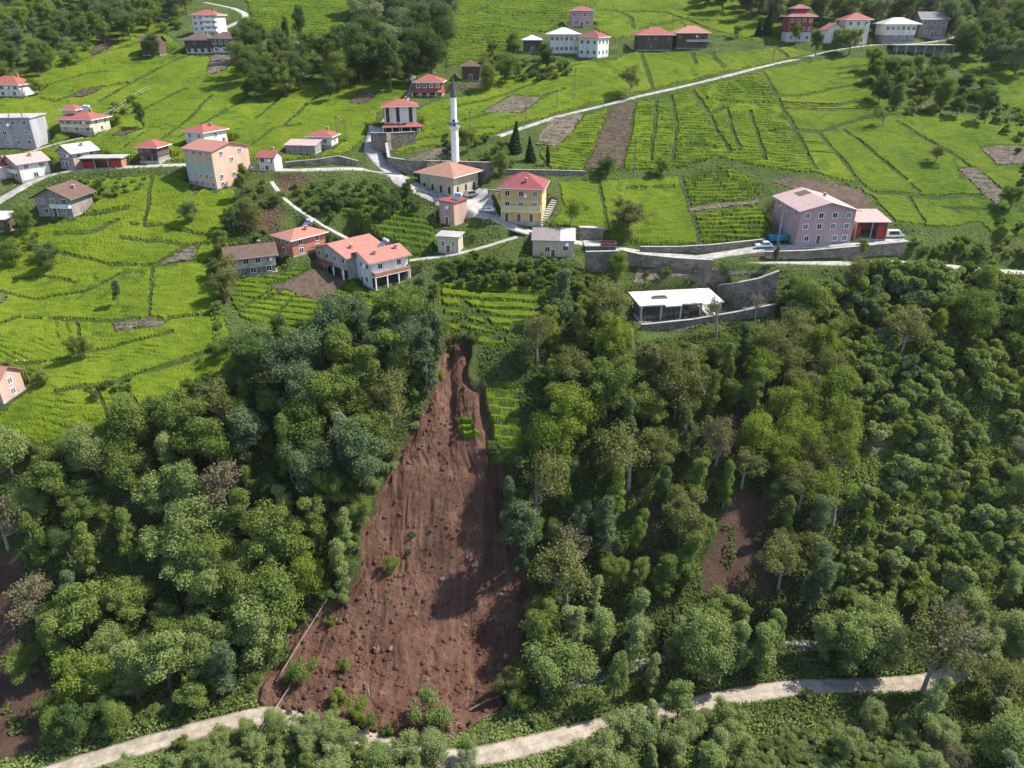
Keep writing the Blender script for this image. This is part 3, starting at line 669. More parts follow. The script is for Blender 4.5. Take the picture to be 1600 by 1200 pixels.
# bare garden beds and ploughed plots: label, polygon, furrow spacing, material, height lift
BEDS = [
 ('long ploughed strip running down from the field road', [(955, 165), (992, 157), (985, 210), (972, 262), (913, 268), (935, 215)], 1.6, 'soil'),
 ('fallow terraced bed beside the ploughed strip', [(862, 186), (915, 176), (895, 205), (870, 230), (833, 226)], 2.2, 'dry_soil'),
 ('brown bed in the tea above the mosque', [(752, 176), (800, 150), (847, 152), (815, 178)], 1.4, 'dry_soil'),
 ('brown bed in the tea below the dark wood', [(545, 161), (560, 144), (597, 139), (572, 162)], 1.4, 'soil'),
 ('square ploughed bed at the picture edge on the bright slope', [(1530, 231), (1600, 228), (1625, 257), (1560, 259)], 1.2, 'dry_soil'),
 ('long ploughed bed cut diagonally into the bright slope', [(1495, 265), (1522, 262), (1575, 306), (1555, 321)], 1.2, 'dry_soil'),
 ('thin brown bed in the lower left field', [(175, 505), (268, 500), (250, 511), (180, 518)], 1.2, 'dry_soil'),
 ('brown wedge bed in the left field near the hedge', [(246, 416), (290, 388), (312, 386), (300, 408)], 1.4, 'dry_soil'),
 ('brown bed high on the left hillside', [(138, 84), (160, 62), (187, 56), (175, 72), (150, 86)], 1.5, 'soil'),
 ('small brown bed in the middle of the left hillside', [(102, 153), (130, 140), (157, 140), (127, 153)], 1.5, 'soil'),
 ('bare brown slope below the hilltop log houses', [(322, 118), (330, 86), (372, 88), (352, 110)], 2.0, 'dry_soil'),
 ('brown earth yard in front of the double house', [(417, 447), (455, 437), (488, 420), (552, 436), (515, 463), (502, 473), (465, 461)], 0, 'soil'),
 ('brown bed beside the barn above the minaret', [(690, 139), (718, 132), (760, 127), (745, 137), (712, 141)], 1.2, 'soil'),
 ('bare earth patch above the wood at the top', [(533, 45), (552, 22), (582, 12), (580, 45)], 2.0, 'dry_soil'),
 ('brown earth strip above the mosque wall', [(636, 250), (690, 231), (712, 238), (700, 252), (650, 254)], 1.2, 'dry_soil'),
 ('brown strip between the two ribbed tea plots', [(1074, 324), (1186, 311), (1188, 319), (1077, 331)], 1.4, 'dry_soil'),
 ('slashed brown clearing on the wooded slope at the right', [(1328, 690), (1350, 678), (1390, 680), (1398, 700), (1360, 714)], 1.0, 'dry_soil'),
 ('bare building plot above the unfinished concrete frame', [(985, 442), (1000, 420), (1100, 418), (1198, 420), (1204, 428), (1115, 452)], 0, 'dry_soil'),
 ('earth apron in front of the unfinished concrete frame', [(1004, 500), (1060, 490), (1130, 478), (1200, 474), (1208, 490), (1120, 504), (1010, 518)], 0, 'dry_soil'),
 ('earth bank between the two roads by the pink building', [(1150, 403), (1190, 394), (1300, 390), (1405, 384), (1410, 402), (1300, 406), (1200, 405)], 0, 'soil'),
 ('bare cut bank behind the pink building', [(1205, 285), (1230, 275), (1290, 285), (1345, 296), (1362, 318), (1350, 330), (1300, 312), (1240, 296)], 0, 'soil'),
 ('small brown bed at the picture edge in the left field', [(-10, 462), (12, 464), (4, 474), (-10, 476)], 1.0, 'dry_soil'),
 ('dark fallow bed under the lone cypress on the left', [(172, 213), (190, 205), (222, 202), (196, 213)], 1.2, 'soil'),
]
PLAZA = [(598, 258), (640, 278), (652, 300), (700, 312), (712, 312), (746, 296), (764, 296), (772, 318), (782, 340), (760, 345), (728, 345), (712, 332), (684, 326), (650, 306), (612, 286)]
SLIDE = [(700, 533), (722, 530), (745, 540), (756, 600), (768, 690), (786, 760), (798, 830), (822, 900), (838, 960), (832, 1010), (800, 1050), (776, 1100), (728, 1138), (640, 1152), (500, 1148), (446, 1122), (422, 1062), (452, 1000), (505, 945), (545, 890), (572, 800), (622, 716), (652, 655), (690, 600), (696, 560)]
SCARS = [[(1095, 930), (1100, 870), (1150, 760), (1195, 780), (1215, 850), (1205, 935)], [(1002, 900), (1005, 800), (1030, 780), (1040, 890)], [(-60, 870), (34, 866), (40, 950), (56, 1010), (84, 1080), (60, 1170), (-60, 1215)], [(1095, 680), (1160, 640), (1190, 690), (1150, 730)], [(430, 270), (470, 268), (500, 285), (440, 300)], [(370, 355), (430, 318), (455, 330), (430, 365)]]
FOREST = [  # wood: polygons seen on the photograph
 [(-100, 705), (70, 690), (170, 665), (250, 622), (330, 590), (375, 565), (385, 520), (430, 505), (520, 520), (600, 470), (650, 440), (700, 480), (698, 590), (650, 660), (580, 800), (540, 900), (440, 1000), (410, 1080), (300, 1120), (80, 1130), (-100, 1130)],
 [(690, 395), (900, 395), (985, 450), (1000, 515), (1210, 485), (1212, 430), (1290, 420), (1420, 412), (1440, 420), (1360, 520), (1330, 700), (1310, 880), (1400, 1000), (900, 1060), (850, 1000), (800, 830), (770, 700), (815, 690), (810, 590), (760, 590), (740, 530), (860, 480), (860, 440), (700, 430)],
 [(800, 1060), (900, 930), (1200, 930), (1500, 900), (1700, 820), (1700, 1250), (700, 1250), (420, 1180), (330, 1180), (180, 1260), (900, 1260)],
 [(370, 275), (425, 270), (440, 330), (420, 390), (345, 440), (345, 560), (330, 470), (330, 420), (345, 350)],
]

# ---------------------------------------------------------------- cut roads, building platforms and the landslide into the hillside
def resample(pts, step):
    out = [pts[0]]
    for a, b in zip(pts[:-1], pts[1:]):
        L = math.hypot(b[0] - a[0], b[1] - a[1]); n = max(1, int(L / step))
        for k in range(1, n + 1):
            f = k / n; out.append(tuple(a[i] + (b[i] - a[i]) * f for i in range(3)))
    return out
def smooth_line(pts, it=3):
    p = np.array(pts, float)
    for _ in range(it):
        q = p.copy(); q[1:-1] = (p[:-2] + 2 * p[1:-1] + p[2:]) / 4; p = q
    return [tuple(v) for v in p]
road_lines = []
for name, pix, hw, mat_ in ROADS:
    pts = [tuple(at(*q)) for q in pix]
    pts = smooth_line(resample(pts, 2.0), 8)
    road_lines.append((name, pts, hw, mat_))
def grid_near(pts, m):
    xs = [p[0] for p in pts]; ys = [p[1] for p in pts]
    return (GX > min(xs) - m) & (GX < max(xs) + m) & (GY > min(ys) - m) & (GY < max(ys) + m)
for h in HOUSES:
    xa = {'c': (h['x0'] + h['x1']) / 2, 'r': h['x1'], 'l': h['x0']}[h['anchor']]
    p = at(xa, h['yb']); s = scale_at(p)
    w = h['w'] or (h['x1'] - h['x0']) * s
    top = on_plane(xa, h['ye'], p.y)[2]
    ax = {'c': 0, 'r': w / 2, 'l': -w / 2}[h['anchor']]
    r = R(h['rot'])
    h['W'] = w; h['HT'] = max(top - p.z, 2.3); h['r'] = r
    h['loc'] = Vector((p.x - ax * math.cos(r), p.y - ax * math.sin(r), p.z))
def pad(cx, cy, z, x0, x1, y0, y1, r, blend):
    m = (np.abs(GX - cx) < 40) & (np.abs(GY - cy) < 40)
    lx = (GX[m] - cx) * math.cos(r) + (GY[m] - cy) * math.sin(r); ly = -(GX[m] - cx) * math.sin(r) + (GY[m] - cy) * math.cos(r)
    d = np.hypot(np.maximum(np.maximum(x0 - lx, lx - x1), 0), np.maximum(np.maximum(y0 - ly, ly - y1), 0))
    k = smooth01(1 - d / blend)
    GZ[m] = GZ[m] * (1 - k) + z * k
for h in HOUSES:
    pad(h['loc'].x, h['loc'].y, h['loc'].z - 0.05, -h['W'] / 2 - .8, h['W'] / 2 + .8, -0.6, h['d'] + 1.0, h['r'], 2.6)
SITE = at(1062, 497)
pad(SITE.x, SITE.y, SITE.z, -12, 14, -2.5, 10, R(8), 2.0)
for name, pts, hw, mat_ in road_lines:
    m = grid_near(pts, hw + 8)
    d, z, _ = seg_dist(GX[m], GY[m], pts)
    bl = 1.2 if hw < 1 else 3.0
    k = smooth01(1 - (d - hw - 0.7) / bl)
    GZ[m] = GZ[m] * (1 - k) + (z - 0.04) * k
plaza_w = [at(*q) for q in PLAZA]
plaza_z = {}
GPX, GPY = project(GX, GY, GZ)
forest_mask = np.zeros(GX.shape)
for poly in FOREST: forest_mask = np.maximum(forest_mask, in_poly(GPX, GPY - 25, poly).astype(float))
bare_mask = np.zeros(GX.shape)
for poly in SCARS: bare_mask = np.maximum(bare_mask, in_poly(GPX + 14 * fbm(GX / 3, GY / 3, 2, 5), GPY + 14 * fbm(GX / 3, GY / 3, 2, 6), poly).astype(float))
SLIDE_W = [at(*q) for q in SLIDE]
def in_slide(X, Y):
    return in_poly(X + fbm(X / 3, Y / 3, 3, 13) * 3.4 + fbm(X / 11, Y / 11, 2, 15) * 7, Y + fbm(X / 3, Y / 3, 3, 14) * 3.4 + fbm(X / 11, Y / 11, 2, 16) * 5, [(p.x, p.y) for p in SLIDE_W])
slide_in = in_slide(GX, GY)
def blur(a, n):
    for _ in range(n):
        b = a.copy()
        b[1:-1, 1:-1] = (a[1:-1, 1:-1] * 2 + a[:-2, 1:-1] + a[2:, 1:-1] + a[1:-1, :-2] + a[1:-1, 2:]) / 6
        a = b
    return a
slide_soft = np.clip((blur(slide_in.astype(float), 7) - .5) * 2.0, 0, 1)
GZ -= slide_soft * 6.0                        # the old slope under the debris; the torn surface is a sheet of its own
def slide_drop(X, Y):
    global GZ
    keep_ = GZ; GZ = slide_soft; v = hz(X, Y); GZ = keep_; return v
bare_mask = np.maximum(bare_mask, blur(slide_in.astype(float), 2))
# the stream along the valley floor
stream_pts = smooth_line(resample([(5, 92.5, 1.1), (9, 93, 1.0), (12, 94, .95), (30, 101, .9), (48, 103, .8), (70, 103, .7), (100, 104, .6), (150, 108, .5)], 3.0), 6)
m = grid_near(stream_pts, 10)
d, z, _ = seg_dist(GX[m], GY[m], stream_pts)
k = smooth01(1 - (d - 1.8) / 2.5); GZ[m] = GZ[m] * (1 - k) + np.minimum(GZ[m], z - 0.7) * k
for z_ in TEA: forest_mask = np.maximum(forest_mask, 0.75 * in_poly(GPX, GPY, z_[1]))
forest_mask = blur(forest_mask, 2); bare_mask = blur(bare_mask, 1)

# ---------------------------------------------------------------- the ground sheet
used, quads = grid_quads(np.ones(GX.shape, bool))
me = np_mesh('hillside', np.stack([GX, GY, GZ], -1).reshape(-1, 3), quads, [MAT['hillside']], {'forest': forest_mask.ravel(), 'bare': bare_mask.ravel()}, smooth=True)
o = link('hillside_terrain', me); tag(o, kind='structure')

def strip(name, pts, hw, mat_, lift=0.07, skirt=0.35):
    pts = smooth_line(resample(pts, 1.2), 1); P = np.array(pts)
    T = np.gradient(P[:, :2], axis=0); T /= np.linalg.norm(T, axis=1)[:, None] + 1e-9
    Nn = np.stack([-T[:, 1], T[:, 0]], 1)
    jit = fbm(P[:, 0] / 4, P[:, 1] / 4, 3, 3) * hw * 0.5 + (vnoise(P[:, 0] / .9, P[:, 1] / .9, 4) - .5) * hw * .16
    rows = []
    for u, dz in ((-1.0, -skirt), (-1.0, 0), (-.5, .03), (0, .05), (.5, .03), (1.0, 0), (1.0, -skirt)):
        off = u * (hw + jit * (1 if abs(u) == 1 else 0))
        rows.append(np.stack([P[:, 0] + Nn[:, 0] * off, P[:, 1] + Nn[:, 1] * off, P[:, 2] + lift + dz], 1))
    V = np.stack(rows, 1); n, k = V.shape[:2]
    trk = np.tile(np.array([1., .85, .1, .55, .1, .85, 1.]), n)
    idx = np.arange(n * k).reshape(n, k)
    q = np.stack([idx[:-1, 1:], idx[:-1, :-1], idx[1:, :-1], idx[1:, 1:]], -1).reshape(-1, 4)
    return link(name, np_mesh(name, V.reshape(-1, 3), q, [MAT[mat_]], {'track': trk}, smooth=True))
for name, pts, hw, mat_ in road_lines:
    tag(strip(name, pts, hw, mat_), kind='structure')
o = strip('stream_water', stream_pts, 1.5, 'stream_water', lift=-0.25, skirt=0.2); tag(o, kind='structure')

# ---------------------------------------------------------------- fine sheets laid on the hillside (beds, square, landslide)
def local_grid(poly, cell_px=0.8, W=None, mg=0.0):
    W = W or [at(*q) for q in poly]
    t = [p.x / p.y for p in W]; y = [p.y for p in W]
    ym = sum(y) / len(y)
    t0_, t1_, y0_, y1_ = min(t) - mg / ym, max(t) + mg / ym, min(y) - mg, max(y) + mg
    nt_ = int((t1_ - t0_) * ym / cell_px) + 3; ny = int((y1_ - y0_) / cell_px) + 3
    tt = np.linspace(t0_, t1_, nt_); yy = np.linspace(y0_, y1_, ny)
    X = tt[None] * yy[:, None]; Y = np.repeat(yy[:, None], nt_, 1)
    return X, Y, W
def bed(label, poly, furrow, mat_, k):
    X, Y, W = local_grid(poly, 0.32, None, 1.5)
    inside = in_poly(X + fbm(X / 2, Y / 2, 3, k) * 1.8, Y + fbm(X / 2, Y / 2, 3, k + 50) * 1.8, [(p.x, p.y) for p in W])
    Z = hz(X, Y) + 0.14 + fbm(X / 1.1, Y / 1.1, 3, k) * 0.22
    if furrow: Z = Z + 0.30 * np.sin(2 * math.pi * (Y * .8 + fbm(X / 9, Y / 9, 2, k) * 4) / furrow) * (0.6 + fbm(X / .8, Y / .8, 2, 9))
    used, q = grid_quads(inside)
    if len(q) == 0: return
    o = link('garden_bed' if furrow else 'bare_earth', np_mesh('garden_bed', np.stack([X, Y, Z], -1)[used], q, [MAT[mat_]]))
    tag(o, label, kind='structure')
for k, (label, poly, furrow, mat_) in enumerate(BEDS): bed(label, poly, furrow, mat_, k + 3)
X, Y, W = local_grid(PLAZA, 0.4)
inside = in_poly(X, Y, [(p.x, p.y) for p in W])
used, q = grid_quads(inside)
o = link('mosque_square', np_mesh('mosque_square', np.stack([X, Y, hz(X, Y) + 0.13], -1)[used], q, [MAT['road_concrete']], smooth=True)); tag(o, kind='structure')

def slide_z(X, Y):
    z = hz(X, Y) + slide_drop(X, Y) * 4.6
    px, py = project(X, Y, z)
    down = np.clip((py - 540) / 600, 0, 1)
    gully = np.exp(-((px - (738 + 45 * down + 40 * np.sin(down * 5))) / (18 + 24 * down)) ** 2) * (2.6 - 1.4 * down)
    gully = gully + np.exp(-((px - (700 - 60 * down + 14 * np.sin(down * 9))) / (9 + 8 * down)) ** 2) * 1.3 * (1 - down)
    ridge = fbm((X + fbm(X / 9, Y / 9, 2, 71) * 9) / 3.2, Y / 17, 5, 61) * 3.4 * (1 - down * .7)
    rill = -np.abs(fbm((X + fbm(X / 4, Y / 6, 3, 72) * 5) / 2.0, Y / 14, 3, 62)) * 1.5 * (1 - down * .75)
    ledge = np.abs(fbm(X / 9, Y / 4.5, 3, 63)) * 2.4 * (1 - np.clip((down - .35) * 2.5, 0, 1))
    heap = fbm(X / 9, Y / 9, 4, 77) * 4.2 * down
    rough = np.clip(fbm(X / 6, Y / 6, 3, 87) * 3.4 + .25, 0, 1)
    clod = np.maximum(fbm(X / 1.0, Y / 1.0, 4, 81), -0.08) * (0.22 + 0.62 * down) * (.25 + rough) + np.maximum(fbm(X / 2.6, Y / 2.6, 4, 91) - .16, 0) * 1.8 * down * rough
    ridge = ridge + rill + ledge
    toe = np.clip((py - 980) / 120, 0, 1) * 1.2
    return z + 0.55 + ridge - gully + heap + clod + toe
X, Y, W = local_grid(SLIDE, 0.19, SLIDE_W, 8.0)
inside = in_slide(X, Y)
edge = blur(inside.astype(float), 26)
Z = slide_z(X, Y); Z = np.where(edge < .999, hz(X, Y) + (Z - hz(X, Y)) * np.clip((edge - .5) * 2, 0, 1) - (1 - np.clip((edge - .5) * 2, 0, 1)) * .25, Z)
pxs, pys = project(X, Y, Z)
used, q = grid_quads(inside)
o = link('landslide_scar', np_mesh('landslide_scar', np.stack([X, Y, Z], -1)[used], q, [MAT['slide_earth']]))
tag(o, 'red-brown landslide of bare earth running down to the valley road', kind='structure')

def at_slide(px, py):                         # where the torn surface is seen at this pixel
    dx, dy, dz = ray(px, py); ys_ = np.linspace(75, 165, 900)
    X_ = dx / dy * ys_; d_ = CAMZ + dz / dy * ys_ - slide_z(X_, ys_)
    k = int(np.argmax(d_ < 0)); return Vector((X_[k], ys_[k], CAMZ + dz / dy * ys_[k]))

# ---------------------------------------------------------------- tea: raised hedges cut into plots by paths and ditches
TT = np.linspace(-1.12, 0.90, 1370)
TY = 112.0 * np.exp(0.0021 * np.arange(655))
TX = TT[None] * TY[:, None]; TYY = np.repeat(TY[:, None], len(TT), 1)
TZ = hz(TX, TYY)
TPX, TPY = project(TX, TYY, TZ + 0.4)
wob = fbm(TX / 2.5, TYY / 2.5, 2, 41)
zone = np.full(TX.shape, -1, np.int32)
for zi, (label, poly, rows, age) in enumerate(TEA):
    xs = [q[0] for q in poly]; ys = [q[1] for q in poly]
    m = (TPX > min(xs) - 6) & (TPX < max(xs) + 6) & (TPY > min(ys) - 6) & (TPY < max(ys) + 6) & (zone < 0)
    z = zone[m]; z[in_poly(TPX[m] + wob[m] * 8, TPY[m] + wob[m] * 5, poly)] = zi; zone[m] = z
mask = zone >= 0
def cut(pts, hw, soft=0.0):
    xs = [p[0] for p in pts]; ys = [p[1] for p in pts]; mg = hw + 3
    m = (TX > min(xs) - mg) & (TX < max(xs) + mg) & (TYY > min(ys) - mg) & (TYY < max(ys) + mg) & mask
    if not m.any(): return
    d, _, _ = seg_dist(TX[m], TYY[m], pts)
    k = mask[m]; k[d < hw * (0.85 + 1.5 * wob[m]) + soft] = False; mask[m] = k
for pix, hw in DITCH:
    pts = resample([tuple(at(*q)) for q in pix], 4.0)
    pts = [(x + fbm(np.float64(x / 6), np.float64(y / 6), 2, 51) * .8, y + fbm(np.float64(x / 6), np.float64(y / 6), 2, 52) * .8, z) for x, y, z in pts]
    cut(pts, max(hw * .42, 0.0013 * pts[0][1]))
for name, pts, hw, mat_ in road_lines: cut(pts, hw + 0.9)
for h in HOUSES:
    c, s_ = math.cos(h['r']), math.sin(h['r']); dx, dy = TX - h['loc'].x, TYY - h['loc'].y
    lx = dx * c + dy * s_; ly = -dx * s_ + dy * c
    mask &= ~((np.abs(lx) < h['W'] / 2 + 1.4) & (ly > -1.8) & (ly < h['d'] + 1.6))
for label, poly, f_, m_ in BEDS:
    Wp = [at(*q) for q in poly]; mask &= ~in_poly(TX, TYY, [(p.x, p.y) for p in Wp])
for poly in (PLAZA,): mask &= ~in_poly(TPX, TPY, poly)
mask &= ~in_poly(TPX, TPY, SLIDE)
warp = fbm(TX / 7, TYY / 7, 3, 46) * 2.6 + fbm(TX / 30, TYY / 30, 2, 47) * 9
for zi, (label, poly, rows, age) in enumerate(TEA):           # hedge rows with bare ground between them
    if rows and any(w_ in label for w_ in ('ladder', 'ribbed', 'shaded tea patch', 'dark tea terraces')):
        m = zone == zi; ph = (TYY[m] + 0.05 * TX[m] + warp[m] * (0.12 if 'ladder' in label else 0.35)) / rows[0]; fr = ph - np.floor(ph)
        k = mask[m]; k[np.minimum(fr, 1 - fr) < (.05 if 'ladder' in label else .05)] = False; mask[m] = k
mask[0] = mask[-1] = False; mask[:, 0] = mask[:, -1] = False
inner = mask & np.roll(mask, 1, 0) & np.roll(mask, -1, 0) & np.roll(mask, 1, 1) & np.roll(mask, -1, 1)
age_shade_a = np.array([z[3] for z in TEA])[np.clip(zone, 0, None)]
hgt = np.full(TX.shape, 0.36) + fbm(TX / 1.3, TYY / 1.3, 2, 44) * 0.16 + fbm(TX / 7, TYY / 7, 2, 45) * 0.3
warp = fbm(TX / 7, TYY / 7, 3, 46) * 2.6 + fbm(TX / 30, TYY / 30, 2, 47) * 9
fine = np.sin(2 * math.pi * (TYY + 0.12 * TX + warp) / np.maximum(1.35, TYY * 0.0092))
dash = np.clip(0.45 + fbm(TX / 11, TYY / 11, 2, 48) * 3.5, 0, 1) * np.clip(0.5 + fbm(TX / 2.6, TYY / 1.6, 2, 49) * 4, 0, 1)
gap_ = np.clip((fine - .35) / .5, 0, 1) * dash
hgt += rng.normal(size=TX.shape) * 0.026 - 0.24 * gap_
age_shade_a = np.clip(age_shade_a + 0.9 * gap_ + fbm(TX / 14, TYY / 14, 3, 53) * 0.6, 0, 1)  # leaf age plus shade painted into the gaps between bushes
for zi, (label, poly, rows, age) in enumerate(TEA):
    if rows:
        m = zone == zi
        ph = (TYY[m] + 0.05 * TX[m] + warp[m] * (0.12 if 'ladder' in label else 0.35)) / rows[0]
        fr = ph - np.floor(ph)
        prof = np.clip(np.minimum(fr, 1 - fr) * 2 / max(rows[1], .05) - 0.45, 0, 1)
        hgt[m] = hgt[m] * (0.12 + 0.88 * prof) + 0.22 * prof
        age_shade_a[m] = np.clip(age_shade_a[m] + 0.6 * (1 - prof), 0, 1)  # shade between the rows is painted into the leaf tone
top = TZ + np.where(inner, np.maximum(hgt, 0.1), -0.05)
# plots = connected pieces
parent_ = []
def find(a):
    while parent_[a] != a:
        parent_[a] = parent_[parent_[a]]; a = parent_[a]
    return a
lab = np.full(mask.shape, -1, np.int32); prev = []
for j in range(mask.shape[0]):
    row = mask[j]; dd = np.diff(np.concatenate([[0], row.astype(np.int8), [0]]))
    st = np.nonzero(dd == 1)[0]; en = np.nonzero(dd == -1)[0]; cur = []; k = 0
    for a, b in zip(st, en):
        i = len(parent_); parent_.append(i)
        for (pa, pb, pi) in prev:
            if pa < b and pb > a and zone[j - 1, max(pa, a)] == zone[j, max(pa, a)]:
                ra, rb = find(i), find(pi)
                if ra != rb: parent_[ra] = rb
        cur.append((a, b, i)); lab[j, a:b] = i
    prev = cur
roots = np.array([find(i) for i in range(len(parent_))]) if parent_ else np.zeros(1, int)
lab[lab >= 0] = roots[lab[lab >= 0]]
ids, counts = np.unique(lab[lab >= 0], return_counts=True)
fields = {}
cell_t = (TT[1] - TT[0]) * TYY; cell_y = TYY * .0021
TV = np.stack([TX + rng.uniform(-.38, .38, TX.shape) * cell_t, TYY + rng.uniform(-.38, .38, TX.shape) * cell_y, top], -1)
for i, c in sorted(zip(ids, counts), key=lambda v: -v[1]):
    if c < 26: continue
    j, k = np.nonzero(lab == i)
    sl = (slice(j.min(), j.max() + 1), slice(k.min(), k.max() + 1))
    mm = lab[sl] == i
    used, q = grid_quads(mm)
    if len(q) < 12: continue
    zi = int(np.bincount(zone[sl][mm]).argmax())
    if zi not in fields:
        p = TV[sl][mm].mean(0); f = empty('tea_field', (0, 0, 0)); tag(f, TEA[zi][0], 'tea field', 'tea fields on the hillside', 'stuff'); fields[zi] = f
    ag = np.clip(age_shade_a[sl][used] + (_hash(np.array([i]), np.array([3]), 5)[0] - .35) * .5, 0, 1)
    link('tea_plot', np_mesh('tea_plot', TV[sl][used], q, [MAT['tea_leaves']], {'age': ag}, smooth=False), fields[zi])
# the islet of tea left standing on the landslide
isl = [(712, 660), (724, 654), (738, 654), (740, 668), (752, 680), (750, 690), (732, 692), (716, 680)]
X, Y, W = local_grid(isl, 0.2, [at_slide(*q) for q in isl])
inside = in_poly(X, Y, [(p.x, p.y) for p in W]); used, q = grid_quads(inside)
inn = inside.copy(); inn[1:-1, 1:-1] = inside[1:-1, 1:-1] & inside[:-2, 1:-1] & inside[2:, 1:-1] & inside[1:-1, :-2] & inside[1:-1, 2:]
rw = np.clip(np.sin(2 * math.pi * (Y + fbm(X / 3, Y / 3, 2, 3)) / 1.15) * 1.4 + .9, 0, 1)
Z = slide_z(X, Y) + np.where(inn, 0.15 + 0.9 * rw, -1.2)
o = link('tea_clump', np_mesh('tea_clump', np.stack([X, Y, Z], -1)[used], q, [MAT['tea_leaves']], {'age': .15 + .5 * (1 - rw[used])}))  # row gaps carry painted shade in their leaf tone
tag(o, 'small islet of tea bushes left standing on the landslide', 'tea bushes', kind='stuff')

# ---------------------------------------------------------------- houses
_win = {}
def window_mesh(w, h, arch, trim, fr='pale_trim'):
    gl = 'curtained_glass' if random.random() < .3 and not arch else 'window_glass'
    k = (round(w, 2), round(h, 2), arch, trim, gl, fr)
    if k not in _win:
        b = MB(); t_ = 0.16 if trim else 0.09
        b.box(-w / 2, w / 2, -.03, 0.05, -h / 2, h / 2, gl)
        if arch:
            n = 8; pts = [(w / 2 * math.cos(math.pi * i / n), -.03, h / 2 + w / 2 * math.sin(math.pi * i / n)) for i in range(n + 1)]
            b.poly(pts + [(x, .05, z) for x, y, z in pts], [tuple(range(n, -1, -1))] + [(i, i + 1, n + 2 + i, n + 1 + i) for i in range(n)], 'window_glass')
            b.box(-w / 2 - t_, w / 2 + t_, -.14, .05, -h / 2 - .12, -h / 2, fr)
        else:
            b.box(-w / 2 - t_, -w / 2, -.08, .05, -h / 2 - t_, h / 2 + t_, fr); b.box(w / 2, w / 2 + t_, -.08, .05, -h / 2 - t_, h / 2 + t_, fr)
            b.box(-w / 2, w / 2, -.08, .05, h / 2, h / 2 + t_, fr); b.box(-w / 2, w / 2, -.12, .05, -h / 2 - t_, -h / 2, fr)
            b.box(-.035, .035, -.065, .04, -h / 2, h / 2, fr)
        _win[k] = b.mesh('window')
    return _win[k]
def hip_roof(b, x0, x1, y0, y1, z, rise, mat_, th=0.22):
    W, D = x1 - x0, y1 - y0; cx, cy = (x0 + x1) / 2, (y0 + y1) / 2
    if W >= D: r0, r1 = (x0 + D / 2, cy), (x1 - D / 2, cy)
    else: r0, r1 = (cx, y0 + W / 2), (cx, y1 - W / 2)
    if abs(W - D) < 0.6: r0 = (cx - .3, cy); r1 = (cx + .3, cy); W = D + 1
    P = [(x0, y0, z), (x1, y0, z), (x1, y1, z), (x0, y1, z), (*r0, z + rise), (*r1, z + rise)]
    F = [(0, 1, 5, 4), (1, 2, 5), (2, 3, 4, 5), (3, 0, 4)] if W >= D else [(0, 1, 4), (1, 2, 5, 4), (2, 3, 5), (3, 0, 4, 5)]
    b.poly(P, F, mat_)
    L = [(x0, y0, z - th), (x1, y0, z - th), (x1, y1, z - th), (x0, y1, z - th)]
    b.poly(P[:4] + L, [(0, 4, 5, 1), (1, 5, 6, 2), (2, 6, 7, 3), (3, 7, 4, 0), (7, 6, 5, 4)], 'pale_trim' if 'grey' not in mat_ and 'brown' not in mat_ else 'dark_trim')
    return (r0, r1)
def face_frame(h, f):
    W, d = h['W'], h['d']
    return {'f': ((0, 0), 0.0, W), 'r': ((W / 2, d / 2), math.pi / 2, d), 'l': ((-W / 2, d / 2), -math.pi / 2, d), 'b': ((0, d), math.pi, W)}[f]
def put_on_face(o, h, f, u, z, out=0.0):      # u: 0..1 along the face seen from outside
    (cx, cy), a, L = face_frame(h, f)
    x = (u - .5) * L; y = -out
    o.location = (cx + x * math.cos(a) - y * math.sin(a), cy + x * math.sin(a) + y * math.cos(a), z)
    o.rotation_euler = (0, 0, a)
